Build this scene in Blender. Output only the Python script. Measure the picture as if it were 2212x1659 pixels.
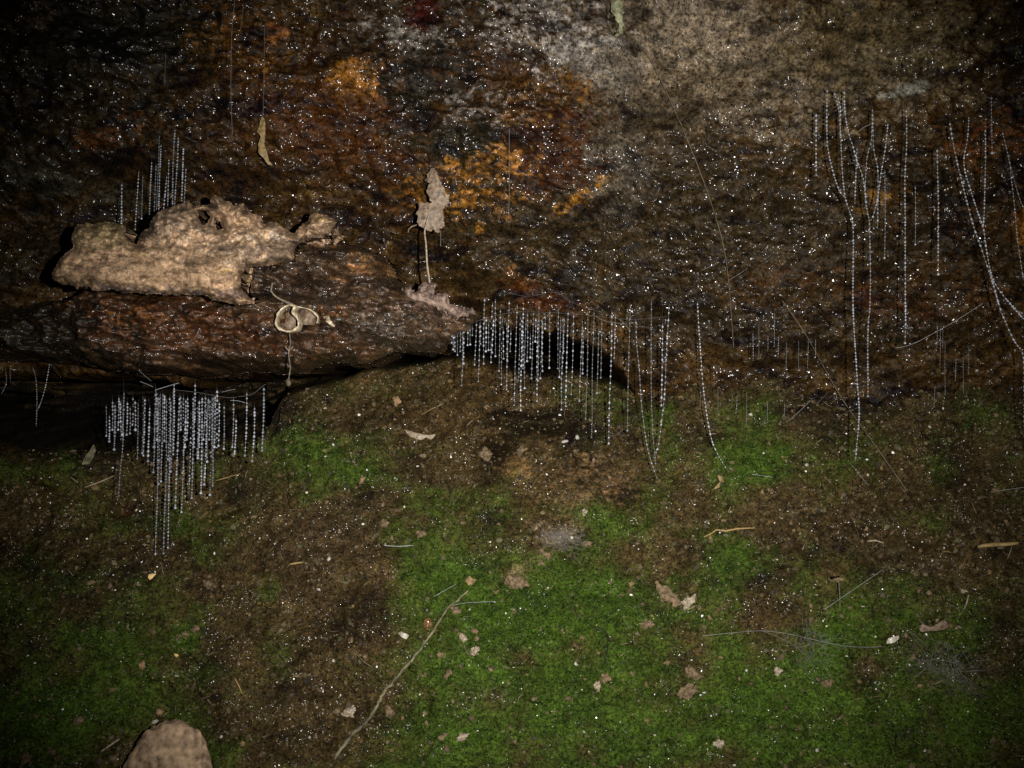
import bpy, math, random
import numpy as np
from mathutils import Vector

# ------------------------------------------------------------------ camera, world, flash
scene = bpy.context.scene
for o in list(bpy.data.objects):
    bpy.data.objects.remove(o)
COL = scene.collection
CAM_Y = -0.75            # the bank stands about 0.75 m in front of the lens, 0.8 m of it in the frame
FPX = 2073.75            # focal length in units of a 2212 x 1659 picture
cam_data = bpy.data.cameras.new('camera')
cam_data.sensor_width = 36.0
cam_data.lens = 33.75
cam_data.clip_start = 0.01
cam_data.clip_end = 50.0
cam = bpy.data.objects.new('camera', cam_data)
cam.location = (0, CAM_Y, 0)
cam.rotation_euler = (math.radians(90), 0, 0)
COL.objects.link(cam)
scene.camera = cam

world = bpy.data.worlds.new('World')
scene.world = world
world.use_nodes = True
wn = world.node_tree
bg = wn.nodes['Background']
sky = wn.nodes.new('ShaderNodeTexSky')
sky.sky_type = 'NISHITA'
sky.sun_disc = False
sky.sun_elevation = math.radians(-4)
sky.sun_rotation = math.radians(180)
wn.links.new(sky.outputs['Color'], bg.inputs['Color'])
bg.inputs['Strength'].default_value = 0.01      # night: the sky gives next to nothing

# the photograph is lit by the camera's own flash, a few centimetres right of the lens
fl = bpy.data.lights.new('camera_flash', 'SPOT')
fl.energy = 50.0
fl.color = (1.0, 0.955, 0.89)
fl.spot_size = math.radians(73)
fl.spot_blend = 1.0
fl.shadow_soft_size = 0.004
flash = bpy.data.objects.new('camera_flash', fl)
flash.location = (0.062, CAM_Y, 0.012)
flash.rotation_euler = (Vector((0.025, 0.0, 0.0)) - Vector(flash.location)).to_track_quat('-Z', 'Y').to_euler()
COL.objects.link(flash)

scene.view_settings.view_transform = 'Standard'
scene.view_settings.look = 'None'
scene.view_settings.gamma = 1.0
scene.view_settings.exposure = 0.0
scene.view_settings.use_curve_mapping = False
scene.cycles.use_denoising = False
scene.cycles.max_bounces = 4
scene.cycles.diffuse_bounces = 2
scene.cycles.caustics_reflective = False
scene.cycles.caustics_refractive = False

rng = np.random.default_rng(7)
random.seed(7)

# ------------------------------------------------------------------ helpers: picture units, noise
def pix(px, py, y):
    """world point seen at picture unit (px, py) at depth y"""
    d = (y - CAM_Y) / FPX
    return ((px - 1106.0) * d, y, (829.5 - py) * d)

def to_px(x, y, z):
    d = FPX / (y - CAM_Y)
    return 1106.0 + x * d, 829.5 - z * d

_TAB = rng.random((256, 256))
def vnoise(x, y, seed=0):
    x = np.asarray(x, float) + seed * 17.31; y = np.asarray(y, float) + seed * 9.73
    xi = np.floor(x).astype(np.int64); yi = np.floor(y).astype(np.int64)
    fx = x - xi; fy = y - yi
    fx = fx * fx * fx * (fx * (fx * 6 - 15) + 10); fy = fy * fy * fy * (fy * (fy * 6 - 15) + 10)
    a = _TAB[xi & 255, yi & 255]; b = _TAB[(xi + 1) & 255, yi & 255]
    c = _TAB[xi & 255, (yi + 1) & 255]; d = _TAB[(xi + 1) & 255, (yi + 1) & 255]
    return (a + (b - a) * fx) * (1 - fy) + (c + (d - c) * fx) * fy - 0.5

def fbm(x, y, oct=3, seed=0):
    s = 0; a = 1.0
    x = np.asarray(x, float); y = np.asarray(y, float)
    for i in range(oct):
        s = s + a * vnoise(x, y, seed + i * 3)
        x, y = x * 1.9 + y * 0.63, y * 1.9 - x * 0.63
        a *= 0.5
    return s

def sstep(a, b, t):
    t = np.clip((t - a) / (b - a), 0, 1)
    return t * t * (3 - 2 * t)

def line_interp(pts, y):
    """picture-unit polyline -> function z(x) in the world, taken at depth y"""
    w = np.array([pix(px, py, y) for px, py in pts])
    return lambda x: np.interp(x, w[:, 0], w[:, 2])

def seg_dist(px, py, pts):
    d = np.full(np.shape(px), 1e9)
    for (ax, ay), (bx, by) in zip(pts[:-1], pts[1:]):
        vx, vy = bx - ax, by - ay
        t = np.clip(((px - ax) * vx + (py - ay) * vy) / (vx * vx + vy * vy + 1e-9), 0, 1)
        d = np.minimum(d, np.hypot(px - ax - t * vx, py - ay - t * vy))
    return d

def inside(px, py, poly):
    c = np.zeros(np.shape(px), bool)
    n = len(poly)
    for i in range(n):
        x1, y1 = poly[i]; x2, y2 = poly[(i + 1) % n]
        if y1 == y2: continue
        cond = ((y1 > py) != (y2 > py)) & (px < (x2 - x1) * (py - y1) / (y2 - y1) + x1)
        c ^= cond
    return c

# ------------------------------------------------------------------ shapes of the setting
ROCK_Y0 = 0.035
lip_line = line_interp([(-900, 790), (0, 790), (560, 800), (900, 720), (1030, 690), (1100, 682), (1230, 708), (1290, 735),
                        (1340, 790), (1390, 850), (1480, 890), (1540, 905), (1650, 910), (1800, 905), (1950, 915), (2100, 895), (2300, 890), (3100, 890)], 0.03)
top_line = line_interp([(-900, 950), (0, 948), (120, 968), (230, 962), (330, 968), (560, 945), (592, 900), (604, 845), (700, 826), (800, 800),
                        (975, 764), (1050, 784), (1150, 806), (1250, 812), (1330, 828), (1400, 866), (1460, 850), (1540, 800), (1650, 806),
                        (1800, 830), (1950, 826), (2100, 790), (2300, 780), (3100, 780)], 0.045)
ROCK_CRACKS = [([(1322, 0), (1318, 40), (1338, 78), (1352, 110), (1368, 122)], 7, 0.012), ([(1238, -20), (1248, 12), (1256, 30)], 5, 0.008),
               ([(1312, 560), (1318, 480), (1326, 420)], 2.5, 0.004), ([(1306, 330), (1312, 300), (1330, 262)], 3, 0.004),
               ([(1380, 70), (1388, 110)], 3, 0.004), ([(880, 330), (905, 350), (930, 372)], 3, 0.004),
               ([(1398, 118), (1408, 160)], 3, 0.004), ([(1470, 20), (1440, 26)], 3, 0.003)]
def rock_y(x, z, fine=True):
    px, py = to_px(x, ROCK_Y0 - 0.3 * (np.asarray(z) - 0.03), z)
    y = ROCK_Y0 - 0.30 * (z - 0.03)
    y = y + 0.022 * fbm(x * 5 + z * 2, z * 7, 3, 1) + 0.012 * fbm(x * 16 + z * 9, z * 34, 3, 5)
    y = y - 0.006 * (inside(px + 18 * fbm(x * 40, z * 40, 2, 8), py + 18 * fbm(x * 40, z * 40, 2, 9), [(980, 240), (1180, 215), (1312, 262), (1318, 425), (1180, 452), (1010, 440)]))
    y = y - 0.012 * np.exp(-((px - 1015) / 85) ** 2 - ((py - 255) / 50) ** 2)
    y = y - 0.020 * sstep(260, 120, py + 0.25 * (px - 1500) + 40 * fbm(x * 12, z * 12, 2, 4)) * sstep(1280, 1420, px)
    y = y + 0.020 * np.exp(-((px - 90) / 160) ** 2 - ((py - 470) / 70) ** 2)
    for cx, cy, rx, ry, dep in ((900, 560, 90, 70, .035), (1010, 630, 110, 34, .030), (760, 470, 70, 40, .02), (470, 420, 200, 40, .015), (250, 420, 90, 80, .035)):
        y = y + dep * np.exp(-((px - cx) / rx) ** 2 - ((py - cy) / ry) ** 2)
    r = np.abs(fbm(x * 48 + z * 20, z * 75, 3, 11))
    y = y + 0.0085 * r
    if fine:
        y = y + 0.0037 * fbm(x * 150, z * 190, 3, 15) + 0.0012 * fbm(x * 420, z * 480, 2, 21)
        for pts, w, dep in ROCK_CRACKS:
            d = seg_dist(px + 6 * fbm(x * 120, z * 120, 2, 30), py, pts)
            y = y + dep * np.exp(-(d / w) ** 2)
    return y

MOSS_BLOBS = [(700, 1000, 95, 120, .9), (1180, 1470, 330, 190, 1.0), (1120, 1300, 220, 90, .85), (1300, 1130, 100, 50, .6), (1600, 1000, 110, 55, 1.0), (1560, 1200, 100, 90, .7), (880, 1150, 90, 60, .5),
              (1820, 1370, 120, 110, .8), (1740, 1560, 330, 130, .9), (2050, 1330, 140, 90, .7), (2130, 1560, 160, 130, .7), (400, 1380, 30, 24, 1.2), (560, 1290, 90, 60, .65), (300, 1480, 200, 120, .55), (90, 1560, 150, 110, .8),
              (100, 1010, 120, 40, .45), (430, 1140, 90, 50, .5), (900, 1630, 180, 60, .7), (1920, 790, 90, 24, .6), (1300, 860, 70, 40, .5), (640, 900, 60, 60, .4), (480, 1620, 60, 40, .9), (1000, 1240, 150, 60, .6), (170, 1230, 150, 100, .4), (1980, 1140, 80, 40, .4), (800, 1000, 60, 80, .4)]
SOIL_BLOBS = [(150, 1150, 220, 90, .55), (480, 1330, 160, 160, .35), (2080, 1200, 160, 130, .4), (2150, 1450, 120, 120, .35), (280, 890, 400, 70, 1.4), (1110, 1240, 60, 18, .9), (1205, 1160, 50, 36, .9), (1040, 1270, 40, 14, .8), (1760, 1390, 30, 50, .4), (700, 1190, 130, 130, 1.0), (760, 1350, 100, 120, .8), (1050, 900, 180, 80, .9), (1250, 1020, 110, 60, 1.0), (1450, 1200, 70, 110, .7), (700, 1560, 150, 80, .8), (1120, 1420, 60, 30, .8), (1260, 1400, 40, 40, .7), (1080, 1510, 80, 30, .7), (1680, 1110, 160, 60, .6), (1650, 1330, 70, 60, .7), (1850, 1450, 70, 50, .6), (1960, 1190, 160, 50, .7), (480, 1560, 40, 50, .8), (330, 1200, 60, 60, .3), (1480, 1470, 60, 50, .5)]
def moss_mask(px, py):
    m = np.zeros(np.shape(px))
    for cx, cy, rx, ry, s in MOSS_BLOBS:
        m = m + s * np.exp(-((px - cx) / rx) ** 2 - ((py - cy) / ry) ** 2)
    for cx, cy, rx, ry, s in SOIL_BLOBS:
        m = m - 0.9 * s * np.exp(-((px - cx) / rx) ** 2 - ((py - cy) / ry) ** 2)
    m = m + 0.75 * fbm(px / 75.0, py / 60.0, 4, 200) + 0.35 * fbm(px / 14.0, py / 12.0, 2, 205)
    return np.clip(sstep(-0.28, 0.98, m) * sstep(770, 900, py), 0, 1)
SLOPE_CRACKS = [([(606, 850), (598, 900), (584, 940), (580, 958)], 4, 0.012), ([(606, 990), (618, 1040), (620, 1080), (622, 1095)], 4, 0.008),
                ([(480, 1112), (530, 1095)], 7, 0.008), ([(1085, 1500), (1120, 1480)], 4, 0.004)]
SLOPE_PITS = [(1080, 962, 26, 24, 0.036), (1165, 918, 70, 22, 0.030), (1095, 905, 40, 14, 0.018), (880, 840, 18, 12, 0.012), (945, 938, 16, 10, 0.010),
              (786, 1050, 10, 8, 0.010), (1120, 1440, 34, 12, 0.010), (780, 1425, 8, 16, 0.008), (738, 1335, 8, 14, 0.008), (570, 1220, 12, 8, 0.008),
              (1815, 850, 60, 30, 0.018), (2060, 1020, 40, 24, 0.010), (1980, 770, 40, 14, 0.010), (1640, 1205, 10, 6, 0.006), (215, 1410, 12, 8, .007), (90, 1520, 18, 8, .007), (250, 1470, 14, 6, .007)]
SLOPE_BUMPS = [(1240, 1010, 80, 55, 0.012), (1010, 900, 120, 60, 0.006), (1110, 1010, 24, 20, 0.008), (1200, 1420, 330, 150, 0.010), (680, 1000, 90, 110, 0.008),
               (1860, 1420, 140, 110, 0.010), (420, 1390, 28, 22, 0.006), (90, 1010, 120, 34, 0.010), (1030, 955, 34, 20, 0.006), (1290, 1470, 50, 30, .005)]
def slope_y(x, z, fine=True):
    zt = top_line(x)
    px, py = to_px(x, 0.05 + 0.58 * np.minimum(z, zt), z)
    y = 0.05 + 0.58 * np.minimum(z, zt + 0.01)
    y = y + 0.020 * fbm(x * 6, z * 7, 3, 41) + 0.009 * fbm(x * 22, z * 26, 3, 45)
    for cx, cy, rx, ry, dep in SLOPE_PITS:
        y = y + dep * np.exp(-((px - cx) / rx) ** 2 - ((py - cy) / ry) ** 2)
    for cx, cy, rx, ry, dep in SLOPE_BUMPS:
        y = y - dep * np.exp(-((px - cx) / rx) ** 2 - ((py - cy) / ry) ** 2)
    if fine:
        mm = moss_mask(px, py)
        y = y - 0.0045 * mm * (0.7 + 1.0 * np.abs(fbm(x * 120, z * 130, 2, 65)))
        y = y + 0.0070 * fbm(x * 75, z * 85, 3, 51) + 0.0034 * fbm(x * 260, z * 280, 3, 55)
        for pts, w, dep in SLOPE_CRACKS:
            d = seg_dist(px + 7 * fbm(x * 120, z * 120, 2, 30), py, pts)
            y = y + dep * np.exp(-(d / w) ** 2)
    e = z - zt + 0.006 * fbm(x * 45, z * 45, 2, 60)
    deep = 0.95 - 0.75 * sstep(-0.17, -0.21, x)
    y = y + deep * sstep(-0.002 - 0.012 * sstep(-0.17, -0.21, x), 0.034 + 0.02 * sstep(-0.17, -0.21, x), e) ** 1.25 + 0.02 * sstep(-0.004, 0.01, e)
    y = y + 0.16 * sstep(0.0, 0.03, e) * fbm(x * 26, z * 70, 3, 63)
    return y

# ledge: a long lump of wet rock that juts out under the tan slab and ends in a point
LEDGE = [(-420, 640), (-60, 640), (100, 628), (300, 600), (480, 560), (640, 500), (700, 492), (760, 505), (788, 520), (815, 545), (843, 580),
         (870, 616), (905, 628), (960, 640), (1000, 652), (1036, 671), (1030, 690), (1000, 712), (972, 736), (950, 758), (905, 764), (860, 762),
         (800, 772), (770, 790), (700, 784), (650, 796), (560, 806), (480, 812), (400, 815), (300, 812), (200, 800), (100, 786), (0, 778), (-420, 770)]
LEDGE_Y = -0.062
def poly_sd(px, py, poly):
    """distance inside the outline (positive inside)"""
    d = seg_dist(px, py, list(poly) + [poly[0]])
    return np.where(inside(px, py, poly), d, -d)
def ledge_xy(x, z):
    d = FPX / (LEDGE_Y - CAM_Y)
    return 1106 + x * d, 829.5 - z * d
def ledge_y(x, z):
    px, py = ledge_xy(x, z)
    n = 9 * fbm(px / 60.0, py / 40.0, 2, 70) + 9 * fbm(px / 24.0, py / 16.0, 3, 71)
    sd = poly_sd(px, py, LEDGE) + n
    t = np.clip(sd / 55.0, 0, 1)
    y = LEDGE_Y + 0.042 * (1 - np.sqrt(1 - (1 - t) ** 2))
    tb = np.clip((812 - py) / 105.0, 0, 1)
    y = y + 0.050 * (1 - np.sqrt(1 - (1 - tb) ** 2)) * sstep(900, 640, px)
    y = y + 0.018 * sstep(520, 1036, px) ** 1.3 + 0.03 * sstep(260, -60, px)
    y = y + 0.032 * fbm(px / 110.0, py / 60.0, 3, 75) + 0.011 * np.abs(fbm(px / 50.0, py / 17.0, 3, 78)) + 0.0032 * fbm(px / 14.0, py / 9.0, 3, 81)
    y = y + 0.012 * np.exp(-(seg_dist(px, py, [(868, 745), (885, 760), (900, 772)]) / 6) ** 2)
    return y, sd

def front_y(x, z):
    """nearest surface of the bank towards the camera at (x, z)"""
    x = np.asarray(x, float); z = np.asarray(z, float)
    y = slope_y(x, z)
    y = np.where(z >= lip_line(x), np.minimum(y, rock_y(x, z)), y)
    ly, sd = ledge_y(x, z)
    return np.where(sd > 0, np.minimum(y, ly), y)

def hit(px, py, off=0.0):
    """where the line of sight through (px, py) meets the bank"""
    ys = np.arange(-0.32, 0.40, 0.0015)
    d = (ys - CAM_Y) / FPX
    x = (px - 1106.0) * d; z = (829.5 - py) * d
    f = front_y(x, z)
    k = np.argmax(ys >= f)
    y = ys[k] - off
    return Vector(pix(px, py, y))

# ------------------------------------------------------------------ mesh and material helpers
def np_mesh(name, verts, faces, smooth=True):
    """verts (n,3), faces (m,3|4) arrays -> mesh"""
    me = bpy.data.meshes.new(name)
    verts = np.asarray(verts, np.float32); faces = np.asarray(faces, np.int32)
    m, k = faces.shape
    me.vertices.add(len(verts)); me.vertices.foreach_set('co', verts.ravel())
    me.loops.add(m * k); me.loops.foreach_set('vertex_index', faces.ravel())
    me.polygons.add(m)
    me.polygons.foreach_set('loop_start', np.arange(0, m * k, k, dtype=np.int32))
    me.polygons.foreach_set('loop_total', np.full(m, k, np.int32))
    me.polygons.foreach_set('use_smooth', np.full(m, smooth))
    me.update(calc_edges=True)
    return me

def set_col(me, col, name='Col'):
    a = me.color_attributes.new(name, 'FLOAT_COLOR', 'POINT')
    c = np.ones((len(me.vertices), 4), np.float32); c[:, :3] = col
    a.data.foreach_set('color', c.ravel())

def set_float(me, val, name):
    a = me.attributes.new(name, 'FLOAT', 'POINT')
    a.data.foreach_set('value', np.asarray(val, np.float32))

def link(name, me, mat=None, parent=None):
    o = bpy.data.objects.new(name, me)
    if mat is not None:
        me.materials.append(mat)
    COL.objects.link(o)
    if parent is not None:
        o.parent = parent
    return o

def tag(o, label=None, cat=None, group=None, kind=None):
    if label: o['label'] = label
    if cat: o['category'] = cat
    if group: o['group'] = group
    if kind: o['kind'] = kind
    return o

def empty(name, loc):
    o = bpy.data.objects.new(name, None)
    o.location = loc
    o.empty_display_size = 0.005
    COL.objects.link(o)
    return o

def mat_new(name):
    m = bpy.data.materials.new(name); m.use_nodes = True
    return m, m.node_tree.nodes, m.node_tree.links, m.node_tree.nodes['Principled BSDF']

def wet_material(name, grain=700.0, contrast=0.9, rough=0.75, coat=1.0, coat_rough=0.16, bump_scale=600.0, tilt_mm=0.85, base_bump=0.35, spec=0.08, wet_attr=False):
    m, N, L, P = mat_new(name)
    tc = N.new('ShaderNodeTexCoord')
    at = N.new('ShaderNodeAttribute'); at.attribute_name = 'Col'
    n1 = N.new('ShaderNodeTexNoise'); n1.inputs['Scale'].default_value = grain; n1.inputs['Detail'].default_value = 4.0; n1.inputs['Roughness'].default_value = 0.8
    L.new(tc.outputs['Object'], n1.inputs['Vector'])
    mr = N.new('ShaderNodeMapRange'); mr.inputs[1].default_value = 0.30; mr.inputs[2].default_value = 0.70
    mr.inputs[3].default_value = 1.0 - contrast; mr.inputs[4].default_value = 1.0 + contrast * 1.15; mr.inputs[1].default_value = 0.36; mr.inputs[2].default_value = 0.66
    L.new(n1.outputs['Fac'], mr.inputs[0])
    mx = N.new('ShaderNodeMix'); mx.data_type = 'RGBA'; mx.blend_type = 'MULTIPLY'; mx.inputs[0].default_value = 1.0
    L.new(at.outputs['Color'], mx.inputs[6]); L.new(mr.outputs[0], mx.inputs[7])
    L.new(mx.outputs[2], P.inputs['Base Color'])
    P.inputs['Roughness'].default_value = rough
    P.inputs['Specular IOR Level'].default_value = spec
    b1 = N.new('ShaderNodeBump'); b1.inputs['Strength'].default_value = base_bump; b1.inputs['Distance'].default_value = 0.0008
    L.new(n1.outputs['Fac'], b1.inputs['Height']); L.new(b1.outputs[0], P.inputs['Normal'])
    if coat > 0:
        n2 = N.new('ShaderNodeTexNoise'); n2.inputs['Scale'].default_value = 260.0; n2.inputs['Detail'].default_value = 2.0; n2.inputs['Roughness'].default_value = 0.5
        L.new(tc.outputs['Object'], n2.inputs['Vector'])
        vo = N.new('ShaderNodeTexVoronoi'); vo.inputs['Scale'].default_value = bump_scale; vo.feature = 'F1'
        L.new(tc.outputs['Object'], vo.inputs['Vector'])
        sq = N.new('ShaderNodeMath'); sq.operation = 'POWER'; sq.inputs[1].default_value = 2.0
        L.new(vo.outputs['Distance'], sq.inputs[0])
        dm = N.new('ShaderNodeMath'); dm.operation = 'MULTIPLY'; dm.inputs[1].default_value = -0.24
        L.new(sq.outputs[0], dm.inputs[0])
        sb = N.new('ShaderNodeVectorMath'); sb.operation = 'SUBTRACT'
        L.new(tc.outputs['Object'], sb.inputs[0]); L.new(vo.outputs['Position'], sb.inputs[1])
        cs = N.new('ShaderNodeVectorMath'); cs.operation = 'SUBTRACT'; cs.inputs[1].default_value = (0.5, 0.5, 0.5)
        L.new(vo.outputs['Color'], cs.inputs[0])
        dt = N.new('ShaderNodeVectorMath'); dt.operation = 'DOT_PRODUCT'
        L.new(sb.outputs[0], dt.inputs[0]); L.new(cs.outputs[0], dt.inputs[1])
        ad = N.new('ShaderNodeMath'); ad.operation = 'MULTIPLY_ADD'; ad.inputs[1].default_value = 1000.0 * tilt_mm
        L.new(dt.outputs['Value'], ad.inputs[0]); L.new(dm.outputs[0], ad.inputs[2])
        b2 = N.new('ShaderNodeBump'); b2.inputs['Strength'].default_value = 1.0; b2.inputs['Distance'].default_value = 0.001
        L.new(ad.outputs[0], b2.inputs['Height'])
        L.new(b2.outputs[0], P.inputs['Coat Normal'])
        P.inputs['Coat Roughness'].default_value = coat_rough
        P.inputs['Coat IOR'].default_value = 1.45
        if wet_attr:
            wa = N.new('ShaderNodeAttribute'); wa.attribute_name = 'wet'
            mu = N.new('ShaderNodeMath'); mu.operation = 'MULTIPLY'; mu.inputs[1].default_value = coat
            L.new(wa.outputs['Fac'], mu.inputs[0]); L.new(mu.outputs[0], P.inputs['Coat Weight'])
        else:
            P.inputs['Coat Weight'].default_value = coat
    return m

def plain_material(name, col, rough=0.6, spec=0.4, vary=0.35, scale=500.0, bump=0.3, trans=0.0, sss=0.0):
    m, N, L, P = mat_new(name)
    tc = N.new('ShaderNodeTexCoord')
    n1 = N.new('ShaderNodeTexNoise'); n1.inputs['Scale'].default_value = scale; n1.inputs['Detail'].default_value = 4.0
    L.new(tc.outputs['Object'], n1.inputs['Vector'])
    cr = N.new('ShaderNodeValToRGB')
    cr.color_ramp.elements[0].position = 0.28; cr.color_ramp.elements[1].position = 0.72
    cr.color_ramp.elements[0].color = (*[c * (1 - vary) for c in col], 1); cr.color_ramp.elements[1].color = (*[min(1, c * (1 + vary)) for c in col], 1)
    L.new(n1.outputs['Fac'], cr.inputs[0]); L.new(cr.outputs[0], P.inputs['Base Color'])
    P.inputs['Roughness'].default_value = rough; P.inputs['Specular IOR Level'].default_value = spec
    P.inputs['Transmission Weight'].default_value = trans
    if bump:
        b = N.new('ShaderNodeBump'); b.inputs['Strength'].default_value = bump; b.inputs['Distance'].default_value = 0.0008
        L.new(n1.outputs['Fac'], b.inputs['Height']); L.new(b.outputs[0], P.inputs['Normal'])
    return m

def attr_material(name, rough=0.7, spec=0.3, grain=0.0):
    m, N, L, P = mat_new(name)
    at = N.new('ShaderNodeAttribute'); at.attribute_name = 'Col'
    if grain:
        tc = N.new('ShaderNodeTexCoord')
        n1 = N.new('ShaderNodeTexNoise'); n1.inputs['Scale'].default_value = 900.0; n1.inputs['Detail'].default_value = 3
        L.new(tc.outputs['Object'], n1.inputs['Vector'])
        mr = N.new('ShaderNodeMapRange'); mr.inputs[1].default_value = .3; mr.inputs[2].default_value = .7; mr.inputs[3].default_value = 1 - grain; mr.inputs[4].default_value = 1 + grain
        L.new(n1.outputs['Fac'], mr.inputs[0])
        mx = N.new('ShaderNodeMix'); mx.data_type = 'RGBA'; mx.blend_type = 'MULTIPLY'; mx.inputs[0].default_value = 1.0
        L.new(at.outputs['Color'], mx.inputs[6]); L.new(mr.outputs[0], mx.inputs[7]); L.new(mx.outputs[2], P.inputs['Base Color'])
        b = N.new('ShaderNodeBump'); b.inputs['Strength'].default_value = 0.4; b.inputs['Distance'].default_value = 0.0008
        L.new(n1.outputs['Fac'], b.inputs['Height']); L.new(b.outputs[0], P.inputs['Normal'])
    else:
        L.new(at.outputs['Color'], P.inputs['Base Color'])
    P.inputs['Roughness'].default_value = rough; P.inputs['Specular IOR Level'].default_value = spec
    return m

def patches(px, py, base, plist, seed):
    """mineral and lichen stains, soil tones and painted hollow shade with ragged outlines over a base colour"""
    col = np.array(base)
    for i, (cx, cy, rx, ry, rot, c, s, rag) in enumerate(plist):
        a = math.radians(rot)
        dx = (px - cx) * math.cos(a) + (py - cy) * math.sin(a); dy = -(px - cx) * math.sin(a) + (py - cy) * math.cos(a)
        d = np.hypot(dx / rx, dy / ry)
        k = d < 2.6
        if not k.any(): continue
        n = fbm(px[k] / 38.0, py[k] / 30.0, 4, seed + i) * 1.4 + fbm(px[k] / 10.0, py[k] / 8.0, 3, seed + 40 + i) * 1.3
        m = s * sstep(-0.20, 0.20, 1.0 - d[k] + rag * n)
        if rag >= 0.9:
            m = m * sstep(-0.12, 0.14, fbm(px[k] / 11.0 + 5, py[k] / 7.0, 3, seed + 70 + i))
        col[k] = col[k] * (1 - m[:, None]) + np.array(c) * m[:, None]
    return col

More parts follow.
